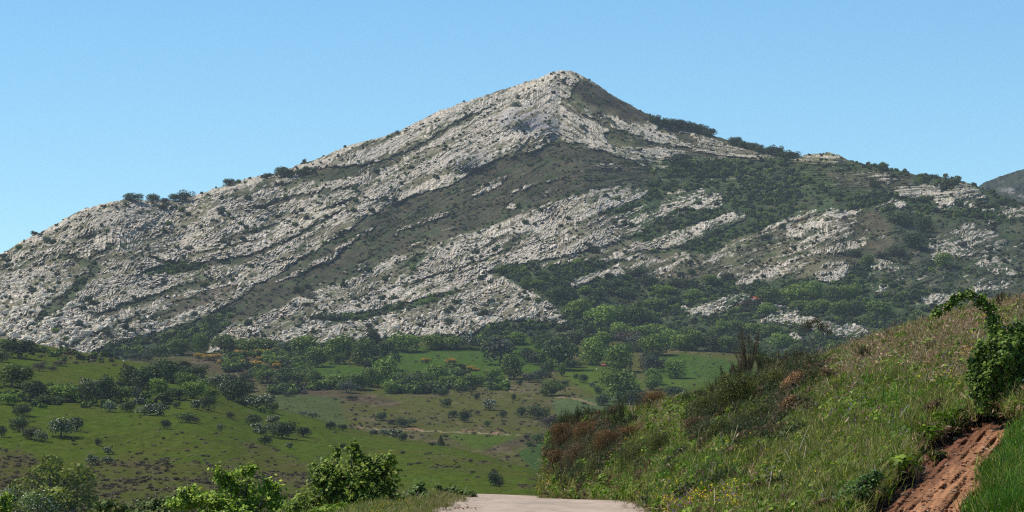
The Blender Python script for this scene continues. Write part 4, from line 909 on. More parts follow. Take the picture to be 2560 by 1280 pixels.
# ================================================================== NEAR PLANTS
rn_ = np.random.default_rng(77)
def blades(n, rad, hgt, wid, cols, rg, lean=.35, droop=.3):
    P = np.stack([rg.normal(0, rad, n), rg.normal(0, rad, n), np.zeros(n)], 1); a = rg.random(n) * 6.283
    D = np.stack([np.cos(a), np.sin(a), np.zeros(n)], 1); Sd = np.stack([-np.sin(a), np.cos(a), np.zeros(n)], 1)
    h = hgt * (0.55 + .7 * rg.random((n, 1))); ln = lean * rg.random((n, 1)) * h; w = wid * (0.7 + .6 * rg.random((n, 1))) / 2
    up = np.array((0, 0, 1.0)); m = P + D * ln * .35 + up * h * .6; t_ = P + D * (ln + droop * h * rg.random((n, 1))) + up * h * (1 - droop * .5 * rg.random((n, 1)))
    V = np.stack([P - Sd * w, P + Sd * w, m + Sd * w * .8, m - Sd * w * .8, t_ + Sd * w * .15, t_ - Sd * w * .15], 1).reshape(-1, 3)
    k = np.arange(n)[:, None] * 6; Fc = np.concatenate([k + (0, 1, 2, 3), k + (3, 2, 4, 5)])
    c = np.array(cols)[rg.integers(0, len(cols), n)] * (0.75 + .5 * rg.random((n, 1)))
    return V, Fc, np.repeat(c, 6, 0)
def mk(name, parts, m):
    b = Batch()
    for p in parts: b.add(*p)
    return b.mesh(name, m)
GR = ((0.095, 0.150, 0.007), (0.14, 0.19, 0.012), (0.30, 0.30, 0.06), (0.045, 0.085, 0.005))
DRY = ((0.33, 0.25, 0.15), (0.26, 0.18, 0.11), (0.40, 0.32, 0.22), (0.20, 0.13, 0.085))
TUFT = [mk('grass_tuft', [blades(34, .10, .30, .010, GR, rn_), blades(5, .10, .30, .009, DRY, rn_)], M_GRASS) for _ in range(4)]
DTUFT = [mk('dry_tuft', [blades(24, .10, .20, .010, DRY, rn_, .9, .6), blades(10, .10, .22, .009, GR, rn_)], M_GRASS) for _ in range(4)]
def litter(rg, n=22):
    C = np.stack([rg.normal(0, .16, n), rg.normal(0, .16, n), .03 + .06 * rg.random(n)], 1)
    cl_ = np.array(((0.42, 0.27, 0.17), (0.30, 0.18, 0.11), (0.52, 0.38, 0.26), (0.16, 0.10, 0.06)))[rg.integers(0, 4, n)] * (0.8 + .5 * rg.random((n, 1)))
    return quads(C, np.tile((0, -.3, .8), (n, 1)), .022, cl_, rg, 5.0)
LIT = [mk('litter', [litter(rn_)], M_GRASS) for _ in range(4)]
def cloud(shape, n, ls, base, tip, rad, hh, seed, var=.4):
    (V, Fc, C), _ = crown(shape, n, ls / rad, base, seed, var=var, tip=tip); V = V * (rad * 2, rad * 2, hh); return V, Fc, C
WEED = [mk('weed', [cloud('flat', 70, .038, (0.08, 0.15, 0.006), (0.19, 0.28, 0.02), .22, .30, 500 + i), blades(6, .1, .3, .008, GR, rn_)], M_GRASS) for i in range(4)]
HB = [mk('heath_clump', [cloud('bush', 260, .026, (0.10, 0.058, 0.03), (0.09, 0.075, 0.028), .3, .5, 520 + i), blades(40, .16, .5, .006, ((0.07, 0.045, 0.03), (0.05, 0.05, 0.022)), rn_)], M_GRASS) for i in range(3)]
HG = [mk('broom_clump', [cloud('bush', 220, .026, (0.04, 0.062, 0.015), (0.075, 0.095, 0.022), .3, .5, 540 + i), blades(110, .16, .55, .007, ((0.04, 0.065, 0.02), (0.06, 0.075, 0.025), (0.03, 0.04, 0.018)), rn_)], M_GRASS) for i in range(3)]
def flower(c, seed, k=7, hgt=.25, ls=.028):
    rg = np.random.default_rng(seed); P = np.stack([rg.normal(0, .10, k), rg.normal(0, .10, k), hgt * (.6 + .6 * rg.random(k))], 1)
    P2 = np.repeat(P, 3, 0) + rg.normal(0, .008, (k * 3, 3)); Q = quads(P2, np.tile((0, -.5, .8), (k * 3, 1)), ls, np.array(c) * (0.85 + .3 * rg.random((k * 3, 1))), rg, 1.1)
    return mk('flower', [Q, blades(10, .10, hgt, .006, GR, rg)], M_PETAL)
YEL = [flower((0.80, 0.60, 0.03), 600 + i) for i in range(2)]; PUR = [flower((0.26, 0.12, 0.42), 610), flower((0.38, 0.09, 0.28), 611)]; WHT = [flower((0.75, 0.75, 0.72), 620, 5, .2, .022)]

GM = Map(4, (0.5, 0.4, 0.4, 0.02))       # grass, litter, weeds, heath
GM.poly([(2020, 900), (2200, 780), (2620, 660), (2620, 1000), (2440, 1000), (2300, 960), (2150, 970), (2050, 950)], (0.16, 1.5, 0.16, 0.0))
GM.poly([(1560, 990), (1760, 945), (1800, 990), (1720, 1060), (1580, 1040)], (0.3, 0.9, 0.5, 0.0))
GM.poly([(1950, 1000), (2300, 960), (2440, 1040), (2320, 1100), (2260, 1190), (2000, 1290), (1850, 1180)], (1.0, 0.55, 0.5, 0.0))
GM.poly([(2390, 1400), (2480, 1230), (2530, 1150), (2620, 1085), (2700, 1400)], (2.2, 0.02, 0.15, 0.0))
GM.poly([(1350, 1180), (1560, 1190), (1800, 1150), (1900, 1290), (1640, 1290), (1350, 1250)], (0.55, 0.40, 0.7, 0.06))
GM.poly([(1370, 1070), (1440, 1035), (1560, 1045), (1570, 1150), (1500, 1210), (1360, 1190)], (0.1, 0.08, 0.3, 0.9))
GM.poly([(1740, 990), (1900, 925), (2060, 905), (2060, 960), (1990, 1080), (1880, 1140), (1740, 1110)], (0.15, 0.15, 0.3, 0.6))
GM.blur(10)
gm = GM.get(bank.px + (fbm(bx / 30, by / 30, 2, 120) - .5) * 40, bank.py + (fbm(bx / 30, by / 30, 2, 121) - .5) * 40)
bare = 1 - sstep(.10, .26, soilmap)
infr = ((by < 1330) & (bx > 1300) & (bx < 2640)) * 1.0
patchy = sstep(.3, .6, fbm(bx / 35, by / 28, 3, 124)); patchy2 = sstep(.35, .6, fbm(bx / 28, by / 22, 3, 126))
rgb_ = np.random.default_rng(31)
def on_bank(n, w, lift=.0):
    pt, nr, qx, qy = bank.sample(n, w * bare * infr, rgb_); return pt - (0, 0, lift), qx, qy
P_, _, _ = on_bank(9500, gm[..., 0] * (.12 + patchy ** 1.5)); scatter('bank_grass', TUFT, P_, 0.6 + .6 * rgb_.random(len(P_)), rgb_, 'long green grass growing over the roadside bank', 'grass', tilt=.25)
LUSH = [mk('lush_tuft', [blades(34, .10, .30, .011, ((0.055, 0.17, 0.006), (0.09, 0.22, 0.01), (0.035, 0.11, 0.005)), rn_)], M_GRASS) for _ in range(3)]
lw = sstep(0, 60, (bx - 2440) * .8 + (by - 1160) * .75) * sstep(1050, 1090, by) + .14 * np.exp(-(((bx - 2230) / 130) ** 2 + ((by - 1030) / 70) ** 2)) + .25 * np.exp(-(((bx - 1700) / 120) ** 2 + ((by - 1200) / 60) ** 2))
P_, _, _ = on_bank(4200, lw); scatter('lush_grass', LUSH, P_, 0.6 + .7 * rgb_.random(len(P_)), rgb_, 'vivid green long grass beside the soil scar', 'grass', tilt=.25)
P_, _, _ = on_bank(14000, gm[..., 1] * (.25 + 1.2 * patchy2 * (1.1 - patchy)) + gm[..., 1] ** 2 * .6); scatter('dead_bracken', LIT + DTUFT, P_, 0.6 + .7 * rgb_.random(len(P_)), rgb_, 'pale dead bracken and dry grass on the upper bank', 'dead bracken', tilt=.3)
P_, _, _ = on_bank(6500, gm[..., 2] * (.08 + patchy2 * (1.2 - patchy))); scatter('bank_weeds', WEED, P_, 0.5 + .8 * rgb_.random(len(P_)), rgb_, 'leafy weeds and young ferns mixed into the bank grass', 'weeds', tilt=.3)
P_, _, _ = on_bank(1250, gm[..., 3] * (.05 + (patchy * patchy2) ** 1.5)); scatter('bank_heath', HB + HG, P_, 0.45 + .6 * rgb_.random(len(P_)), rgb_, 'brown and dark green heath covering the bank above the road bend', 'heath', tilt=.25)
FM = Map(2, (0.0, 0.0))
FM.poly([(1590, 1240), (1700, 1225), (1860, 1240), (1900, 1300), (1640, 1300)], (1.0, 0.5)); FM.poly([(1345, 1250), (1400, 1170), (1430, 1200), (1400, 1250)], (1.0, 0.0))
FM.poly([(1640, 1200), (1820, 1170), (1860, 1260), (1650, 1250)], (0.35, 0.3)); FM.poly([(1400, 1150), (1900, 1090), (2350, 950), (2560, 700), (2560, 1000), (2000, 1290), (1400, 1250)], (0.05, 0.06)); FM.poly([(2060, 1020), (2160, 960), (2280, 1060), (2200, 1110)], (0.02, 0.3))
FM.poly([(1590, 1245), (1700, 1230), (1860, 1250), (1900, 1300), (1640, 1300)], (1.0, 0.55)); FM.blur(6)
fm = FM.get(bx, by)
P_, _, _ = on_bank(620, fm[..., 0]); scatter('yellow_flowers', YEL, P_, 0.6 + .5 * rgb_.random(len(P_)), rgb_, 'yellow wild flowers along the foot of the bank', 'wild flowers')
P_, _, _ = on_bank(260, fm[..., 1]); scatter('purple_flowers', PUR, P_, 0.6 + .6 * rgb_.random(len(P_)), rgb_, 'purple wild flowers scattered in the bank grass', 'wild flowers')
P_, _, _ = on_bank(150, .2 + fm[..., 0]); scatter('white_flowers', WHT, P_, 0.6 + .5 * rgb_.random(len(P_)), rgb_, 'small white daisies scattered on the bank', 'wild flowers')
# stems and sticks, bleached
b = Batch(); P_, _, _ = on_bank(420, gm[..., 3] + gm[..., 1] * .6 + .25)
for p in P_:
    a = rgb_.random() * 6.28; L_ = .25 + .6 * rgb_.random() ** 2; u = rgb_.random() * .9 + .1
    d_ = np.array((math.cos(a) * (1 - u * .6), math.sin(a) * (1 - u * .6), u)) * L_
    tube(b, [p, p + d_ * .5 + rgb_.normal(0, .03, 3), p + d_], .010, .005, np.array((0.42, 0.36, 0.28)) * (.7 + .5 * rgb_.random()), 3)
tag(b.obj('dead_stems', M_TWIG), 'bleached dead stems sticking out of the bank', 'dead stems', kind='stuff')

def near_root(name, loc, label, cat, group=None):
    r = link(bpy.data.objects.new(name, None)); r.location = loc; r.empty_display_size = .2; return tag(r, label, cat, group)
def leafy(name, base, lobes, d, label, cat, leaf=.062, n=5000, cols=((0.10, 0.18, 0.01), (0.21, 0.31, 0.018), (0.34, 0.42, 0.045)), bare_stems=6, seed=1, stemc=(0.14, 0.11, 0.085), chain=()):
    """a shrub of twigs and single leaves; lobes are (column, row, half width, half height) at distance d"""
    rg = np.random.default_rng(seed); base = np.array(base)
    root = near_root(name, tuple(base), label, cat); br = Batch(); Cs = []; Ds = []
    L = [(np.array(((x - 1280) * d / F, d + rg.normal(0, 1) * rx * d / F * .5, (HOR - y) * d / F)) - base, rx * d / F, rz * d / F) for x, y, rx, rz in lobes]
    wts = np.array([l[1] * l[2] for l in L]) ** .9; wts /= wts.sum()
    if chain: tube(br, [L[i][0] for i in chain], .022, .005, stemc, 5)
    for li, ((c, rx, rz), wt) in enumerate(zip(L, wts)):
        m = c * np.array((.45, .45, .5)) + rg.normal(0, .06, 3)
        if li not in chain[1:]: tube(br, [(0, 0, -.1), m, c + (0, 0, rz * .3)], .022, .008, stemc, 5)
        nt = max(8, int(n * wt / 16))
        for k in range(nt):
            D = rg.normal(0, 1, 3); D[2] += .35; D /= np.linalg.norm(D)
            e = c + D * (rx, rx, rz) * (.75 + .55 * rg.random() ** 2)
            s0 = c + D * (rx, rx, rz) * .2 * rg.random() - (0, 0, rz * .3)
            mid = (s0 + e) / 2 + rg.normal(0, .05, 3)
            if k % 3 == 0: tube(br, [s0, mid, e], .006, .003, stemc, 3)
            tt_ = rg.random(16)[:, None] ** .6; q = (1 - tt_) ** 2 * s0 + 2 * (1 - tt_) * tt_ * mid + tt_ ** 2 * e
            Cs.append(q + rg.normal(0, leaf * .7, (16, 3))); Ds.append(np.tile(D * .7 + (-.3, -.25, .75), (16, 1)))
    for k in range(bare_stems):
        c, rx, rz = L[rg.integers(len(L))]; a = rg.normal(0, 1, 3); a[2] = abs(a[2]); a /= np.linalg.norm(a)
        tube(br, [c, c + a * rx * .7, c + a * rx * 1.25 + (0, 0, .05)], .008, .003, (0.30, 0.25, 0.2), 3)
    C = np.concatenate(Cs); D = np.concatenate(Ds); nn = len(C)
    col = np.array(cols)[rg.choice(3, nn, p=(.45, .35, .2))] * (.8 + .4 * rg.random((nn, 1)))
    lf = Batch(); lf.add(*quads(C, D, leaf * (.6 + .7 * rg.random(nn)), col, rg, 1.4))
    o = br.obj('branches', M_TWIG, root); o2 = lf.obj('leaves', M_LEAF, root); o2['kind'] = 'stuff'
    return root

def vpt(x, d, dz=0):      # point of the ground left of the lane at a column and distance
    X = (x - 1280) * d / F; k = np.argmin(np.abs(verge.W[:, 0, 1] - d)); row = verge.W[k]; z = np.interp(X, row[::-1, 0], row[::-1, 2]); return (X, d, z + dz)
leafy('hazel_bush', vpt(870, 58), [(868, 1195, 86, 52), (820, 1190, 50, 40), (892, 1140, 18, 22), (880, 1118, 10, 14), (912, 1160, 28, 26), (845, 1130, 8, 16), (800, 1172, 26, 10), (955, 1165, 34, 34), (975, 1150, 12, 16), (960, 1200, 40, 38), (820, 1248, 92, 34),
      (905, 1252, 80, 36), (765, 1262, 50, 32), (735, 1278, 46, 22), (975, 1250, 40, 26), (860, 1225, 70, 40), (845, 1290, 110, 30)], 58, 'bright green leafy bush with a pointed top shoot, beside the lane', 'bush', n=13000, seed=2)
leafy('hazel_bush', vpt(580, 60), [(600, 1225, 48, 34), (548, 1180, 11, 26), (560, 1205, 24, 22), (575, 1192, 18, 14), (610, 1180, 22, 9), (632, 1172, 10, 7), (480, 1240, 40, 24), (460, 1258, 46, 20), (540, 1255, 60, 30), (620, 1262, 60, 30), (668, 1218, 24, 26), (690, 1225, 16, 18), (690, 1262, 26, 24), (590, 1290, 90, 26)],
      60, 'spreading green bush with a thin upright shoot, left of the pointed bush', 'bush', n=7000, seed=3)
leafy('bramble', vpt(390, 62), [(390, 1262, 40, 18), (430, 1248, 24, 16), (350, 1270, 34, 14), (300, 1275, 26, 10), (270, 1262, 24, 10), (252, 1270, 16, 20), (400, 1285, 90, 16)],
      62, 'low straggling bramble with bare arching stems at the bottom edge', 'bramble', n=2600, bare_stems=14, seed=4, cols=((0.06, 0.10, 0.018), (0.10, 0.14, 0.025), (0.16, 0.17, 0.04)))
leafy('bramble', vpt(12, 60), [(8, 1262, 20, 26), (-10, 1280, 30, 30), (18, 1243, 12, 8)], 60, 'yellow-green bramble sprig in the bottom left corner', 'bramble', n=900, seed=5)
leafy('roadside_shrub', vpt(1030, 66), [(1030, 1240, 24, 18), (1050, 1222, 9, 16), (1010, 1252, 30, 16), (1060, 1246, 26, 12)], 66, 'small dark shrub between the pointed bush and the road verge', 'shrub', n=1500, seed=6, cols=((0.04, 0.075, 0.016), (0.06, 0.11, 0.02), (0.1, 0.15, 0.03)))
leafy('roadside_shrub', vpt(1120, 84), [(1100, 1236, 16, 10), (1125, 1230, 24, 9), (1155, 1234, 22, 6), (1095, 1222, 5, 10), (1182, 1236, 14, 4)], 84, 'low bright green plants edging the lane at its crest', 'shrub', n=1400, leaf=.07, seed=7, cols=((0.07, 0.12, 0.02), (0.11, 0.17, 0.03), (0.15, 0.2, 0.04)))
hb = bank.hit(2500, 1020)
leafy('hawthorn_bush', (hb.x + .1, hb.y + .3, hb.z - .1), [(2505, 880, 56, 60), (2545, 930, 46, 60), (2470, 930, 44, 44), (2520, 980, 54, 36), (2450, 880, 26, 26), (2490, 830, 26, 24), (2545, 830, 30, 34), (2482, 795, 15, 20), (2470, 770, 16, 18), (2452, 748, 12, 12), (2428, 736, 10, 7),
      (2406, 742, 7, 5), (2388, 752, 5, 4), (2370, 764, 4, 3), (2344, 780, 4, 4), (2440, 950, 30, 20), (2560, 870, 30, 60), (2500, 1012, 56, 26), (2450, 985, 34, 28), (2550, 1010, 40, 34), (2480, 960, 50, 40), (2440, 915, 26, 30)], hb.y - 1.6, 'leafy hawthorn on the bank top whose long shoot arches left', 'hawthorn',
      leaf=.046, n=15000, bare_stems=26, seed=8, chain=(0, 5, 7, 8, 9, 10, 11, 12, 13, 14), cols=((0.07, 0.14, 0.01), (0.14, 0.25, 0.018), (0.24, 0.35, 0.035)))
hb2 = bank.hit(2140, 1270)
leafy('bramble', (hb2.x, hb2.y, hb2.z - .1), [(2140, 1235, 44, 28), (2165, 1210, 30, 22), (2110, 1255, 40, 22), (2140, 1270, 40, 20), (2190, 1190, 20, 14)], hb2.y, 'dense green bramble clump left of the bare soil scar', 'bramble', leaf=.035, n=3600, seed=9, cols=((0.035, 0.08, 0.012), (0.06, 0.13, 0.016), (0.1, 0.18, 0.025)))

def mound(x, y, w, h, kind, label, cat, name, seed):
    q = bank.hit(x, y); sc = q.y / F; W = w * sc * 1.3; Hh = h * sc * 1.45; rg = np.random.default_rng(seed)
    root = near_root(name, (q.x, q.y, q.z - .05), label, cat)
    pal = {'red': ((0.18, 0.085, 0.03), (0.10, 0.09, 0.02)), 'dark': ((0.05, 0.072, 0.012), (0.15, 0.15, 0.025)), 'straw': ((0.36, 0.21, 0.10), (0.18, 0.11, 0.05)), 'mauve': ((0.15, 0.09, 0.05), (0.10, 0.09, 0.025))}[kind]
    L = lobes_for('bush', rg); b = Batch(); (V, Fc, C), _ = crown('bush', int(2200 * W * Hh / .6) + 900, .022 / W * 1.2, pal[0], seed, tip=pal[1]); b.add(V * (W, W * .9, Hh * .95), Fc, C)
    o = b.obj('foliage', M_GRASS, root); o['kind'] = 'stuff'
    s_ = Batch(); n = int(160 * W + 60); V, Fc, C = blades(n, W * .22, Hh * .9, .008, (pal[0], pal[1], (0.04, 0.04, 0.02)), rg, .7, .15); s_.add(V, Fc, C)
    for k in range(6):
        a = rg.random() * 6.28; tube(s_, [(0, 0, 0), (W * .15 * math.cos(a), W * .15 * math.sin(a), Hh * .4), (W * .35 * math.cos(a), W * .35 * math.sin(a), Hh * .8)], .012, .004, (0.22, 0.18, 0.14), 4)
    o = s_.obj('stems', M_GRASS, root); o['kind'] = 'stuff'
def broom(x, y, w, h, label, seed, dark=True, fan=.5):
    q = bank.hit(x, y); sc = q.y / F; W = w * sc; Hh = h * sc; rg = np.random.default_rng(seed); root = near_root('broom_bush', (q.x, q.y, q.z - .05), label, 'broom')
    cs = ((0.04, 0.06, 0.014), (0.07, 0.095, 0.02), (0.07, 0.055, 0.025)) if dark else ((0.10, 0.05, 0.035), (0.06, 0.045, 0.025), (0.07, 0.07, 0.02))
    b = Batch(); ns = 14; tw = Batch()
    for k in range(ns):
        a = rg.random() * 6.28; r = W * .5 * rg.random() ** .7; top = np.array((r * math.cos(a), r * math.sin(a), Hh * (.6 + .45 * rg.random())))
        tube(b, [(0, 0, 0), top * (.35, .35, .5), top], .010, .003, (0.06, 0.05, 0.035), 4)
        m = 46; t_ = .3 + .7 * rg.random((m, 1)); P = top * np.concatenate([t_ ** 1.3, t_ ** 1.3, t_], 1) + rg.normal(0, .012 + .02 * W, (m, 3))
        V, Fc, C = blades(m, 0, Hh * .22, .009, cs, rg, .35, .1); V = V + np.repeat(P, 6, 0); tw.add(V, Fc, C)
    b.obj('stems', M_TWIG, root); o = tw.obj('twigs', M_GRASS, root); o['kind'] = 'stuff'
broom(1872, 940, 84, 128, 'tall brown broom with upright bare shoots on the bank crest', 1, False); broom(1848, 960, 56, 70, 'shorter brown broom just left of the tall bare-shoot broom', 2, False)
broom(1902, 950, 40, 70, 'narrow dark broom just right of the tall bare-shoot broom', 3); broom(1548, 1090, 64, 92, 'dark green broom rising above the bank at mid slope', 4)
broom(1424, 1092, 50, 66, 'dark broom on the left nose of the bank', 5); broom(1445, 1080, 26, 64, 'thin upright broom second from the left nose of the bank', 6); broom(1398, 1120, 46, 52, 'low dark broom leaning out at the left end of the bank', 7)
broom(1385, 1165, 46, 36, 'small broom overhanging the road bend', 8, False); broom(1790, 1000, 60, 50, 'olive broom on the left of the large dark broom mass', 9); broom(2165, 915, 60, 52, 'sparse upright broom sprigs on the upper bank litter', 10, True)
broom(2230, 860, 40, 34, 'small sparse broom nearest the crest of the litter slope', 11); broom(2330, 900, 50, 50, 'thin broom sprigs between the litter slope and the hawthorn', 12); broom(1405, 1100, 40, 60, 'dark forked broom at the extreme left tip of the bank crest', 21); broom(1490, 1082, 50, 48, 'bushy low broom between the nose and the mid-slope broom', 22, False); broom(1580, 1075, 44, 44, 'short broom on the right shoulder of the mid-slope broom', 23)
broom(1925, 935, 70, 60, 'bristly olive broom filling the crest right of the tall bare shoots', 24); broom(1965, 925, 60, 50, 'bristly brown broom left of the flat-topped shrub', 25, False); broom(1820, 975, 60, 60, 'dark broom on the crest left of the tall bare shoots', 26)
broom(2500, 790, 30, 60, 'spindly broom behind the arching hawthorn shoot', 13, False)
for i, a in enumerate([(1415, 1125, 70, 56, 'red', 'rust-brown heath mound at the left end of the bank'), (1470, 1110, 80, 50, 'red', 'rust-brown heath mound between the two upright brooms'), (1450, 1170, 90, 56, 'mauve', 'mauve-brown heath mound above the road bend'), (1400, 1175, 50, 46, 'red', 'russet heath mound hanging over the bend of the road'),
     (1530, 1140, 90, 56, 'red', 'large russet heath mound below the mid-slope broom'), (1585, 1100, 70, 36, 'red', 'reddish heath patch right of the mid-slope broom'), (1590, 1170, 100, 60, 'dark', 'dark shadowy gorse mound below the russet heath'), (1500, 1190, 80, 44, 'dark', 'dark green mound just above the lower bank grass'),
     (1638, 1008, 74, 34, 'red', 'brown bush standing on the skyline of the lower bank'), (1655, 1140, 90, 50, 'dark', 'dark green mound in the middle of the bank'), (1780, 1060, 100, 70, 'dark', 'dark broom mass left of the straw-coloured tuft'), (1850, 1030, 110, 80, 'dark', 'broad dark broom mass below the tall bare shoots'),
     (1930, 990, 90, 60, 'dark', 'olive heath mound left of the flat-topped shrub'), (1820, 1110, 100, 56, 'dark', 'lowest dark mound under the broad broom mass'), (1895, 1080, 90, 60, 'dark', 'dark mound under the straw-coloured tuft'), (1990, 985, 60, 50, 'straw', 'straw-coloured dead tuft on the slope above the hollow'),
     (1970, 1060, 50, 66, 'straw', 'rusty hanging dead tuft above the dark hollow'), (2045, 985, 46, 36, 'dark', 'small dark gorse right of the straw-coloured tuft'), (1740, 1090, 70, 44, 'mauve', 'brown mound between the middle mound and the broom mass'), (1975, 945, 70, 34, 'mauve', 'brown heath fringe beneath the flat-topped shrub'),
     (2345, 1150, 40, 26, 'dark', 'small leafy clump at the left lip of the soil scar'), (1925, 1150, 60, 34, 'mauve', 'low brown mound above the small soil patch')]):
    mound(*a, 'heath mound' if a[4] != 'straw' else 'dead tuft', {'red': 'heath_mound', 'dark': 'gorse_mound', 'mauve': 'heath_mound', 'straw': 'dead_tuft'}[a[4]], 700 + i)
# flat-topped stunted shrub with two bare stems
q = bank.hit(2040, 893); sc = q.y / F * 1.5; root = near_root('stunted_shrub', (q.x, q.y, q.z - .05), 'stunted flat-topped shrub on two bare stems, on the bank skyline', 'shrub'); b = Batch(); s_ = Batch()
for x0, x1 in ((-4, -16), (4, 12)): tube(b, [(0, 0, 0), (x0 * sc, 0, 22 * sc), (x1 * sc * .7, 0, 44 * sc), (x1 * sc, 0, 58 * sc)], .03, .014, (0.20, 0.17, 0.14))
for lx_, lz_, rw, rh in ((-16, 62, 12, 10), (12, 60, 13, 12), (0, 68, 16, 8), (22, 50, 6, 8), (0, 8, 15, 14), (12, 2, 14, 12)):
    (V, Fc, C), _ = crown('bush', 420, .05, (0.075, 0.05, 0.022), 900 + lx_, tip=(0.05, 0.05, 0.02)); s_.add((V - (0, 0, .4)) * (rw * 2 * sc, rw * 2 * sc, rh * 2.3 * sc) + (lx_ * sc, 0, lz_ * sc), Fc, C)
b.obj('stems', M_TWIG, root); o = s_.obj('foliage', M_GRASS, root)

# crumbled soil, clods and roots on the scar
cl_pts, nr_, sx_, sy_ = bank.sample(1500, (soilmap > .35) * infr, rgb_); b = Batch()
for i, p in enumerate(cl_pts):
    V, Fc = STN[i % 8]; r_ = .008 + .030 * rgb_.random() ** 4
    b.add(V * (r_ * 1.3, r_, r_ * .8) + p, Fc, np.array(((0.26, 0.13, 0.075), (0.17, 0.08, 0.05), (0.42, 0.28, 0.18))[i % 3]) * (.7 + .5 * rgb_.random()))
tag(b.obj('soil_crumbs', M_NEAR), 'crumbled red-brown clods and small stones lying on the bare soil scar', 'soil', kind='stuff')
b = Batch(); lipw = (soilmap > .12) * (soilmap < .4) * (np.gradient(soilmap, axis=0) > 0) * infr
rp, nr_, sx_, sy_ = bank.sample(150, lipw, rgb_)
for p in rp:
    e = p + np.array((rgb_.normal(0, .12), -.08, -.12 - .35 * rgb_.random())); tube(b, [p + (0, 0, .05), (p + e) / 2 + rgb_.normal(0, .03, 3) + (0, -.05, 0), e], .006, .002, np.array((0.20, 0.13, 0.08)) * (.6 + .9 * rgb_.random()), 3)
tag(b.obj('hanging_roots', M_TWIG), 'thin roots and dead stalks hanging over the lip of the soil scar', 'roots', kind='stuff')

# verge grass
vw = verge.W; okv = ((vw[..., 1] > 44) & (vw[..., 1] < 112)) * 1.0; ag = np.broadcast_to(va[None, :], vw.shape[:2]); okv = okv * (ag > 0.02) * (ag < 9)
pt, nr, qx, qy = verge.sample(4600, okv * np.where(ag < 2.4, 1, .5) * ((verge.py < 1320) & (verge.px > 100)), rgb_)
scatter('verge_grass', TUFT + DTUFT * 2, pt, .35 + .35 * rgb_.random(len(pt)), rgb_, 'short half-dry grass on the left road verge', 'grass', tilt=.2)
pt, nr, qx, qy = verge.sample(1500, okv * (ag > 1.6) * ((verge.py < 1330) & (verge.px > 500)), rgb_)
scatter('verge_weeds', WEED, pt, .6 + .7 * rgb_.random(len(pt)), rgb_, 'leafy weeds below the left road verge', 'weeds', tilt=.2)
pt, nr, qx, qy = verge.sample(26, okv * (ag > .4) * (ag < 2.4) * (verge.px > 930), rgb_)
scatter('verge_flowers', YEL, pt, .4 + .3 * rgb_.random(len(pt)), rgb_, 'a few yellow flowers on the left verge', 'wild flowers')
e_ = []
for k in range(900):     # ragged turf creeping over both edges of the lane
    d_ = 45 + 62 * rgb_.random(); sd = 1 if rgb_.random() < .5 else -1
    X_ = np.interp(d_, ds, rcx) + sd * (RWD + .05 - abs(rgb_.normal(0, .13)) * (1 + (math.sin(d_ * 1.7) > .3)))
    e_.append((X_, d_, np.interp(d_, ds, rzz) - 0.022 * (sd + 1) * RWD + .005))
scatter('lane_edge_turf', DTUFT + TUFT, np.array(e_), .16 + .28 * rgb_.random(len(e_)), rgb_, 'ragged dry turf creeping over the edges of the lane', 'grass', tilt=.3)
b = Batch(); g_ = []
for k in range(700):     # grit on the lane
    d_ = 46 + 50 * rgb_.random(); X_ = np.interp(d_, ds, rcx) + (RWD - abs(rgb_.normal(0, .35))) * (1 if rgb_.random() < .5 else -1); V, Fc = STN[k % 8]; r_ = .006 + .016 * rgb_.random() ** 3
    b.add(V * r_ + (X_, d_, np.interp(d_, ds, rzz) - 0.022 * ((X_ - np.interp(d_, ds, rcx)) + RWD) + .008), Fc, np.array((0.28, 0.22, 0.17)) * (.5 + .8 * rgb_.random()))
tag(b.obj('lane_grit', M_NEAR), 'loose grit and small stones along the edges of the lane', 'gravel', kind='stuff')
b = Batch()
for k in range(26):      # leaf litter on the lane edge
    d_ = 58 + rgb_.normal(0, .8); X_ = np.interp(d_, ds, rcx) - RWD + .45 + abs(rgb_.normal(0, .3)); Z_ = np.interp(d_, ds, rzz)
    b.add(*quads(np.array([[X_, d_, Z_ + .015]]), np.array([[0, 0, 1.]]), .035, np.array([[0.20, 0.10, 0.05]]), rgb_, 2.2))
tag(b.obj('leaf_litter', M_GRASS), 'brown leaves lying on the left edge of the lane', 'dead leaves', kind='stuff')

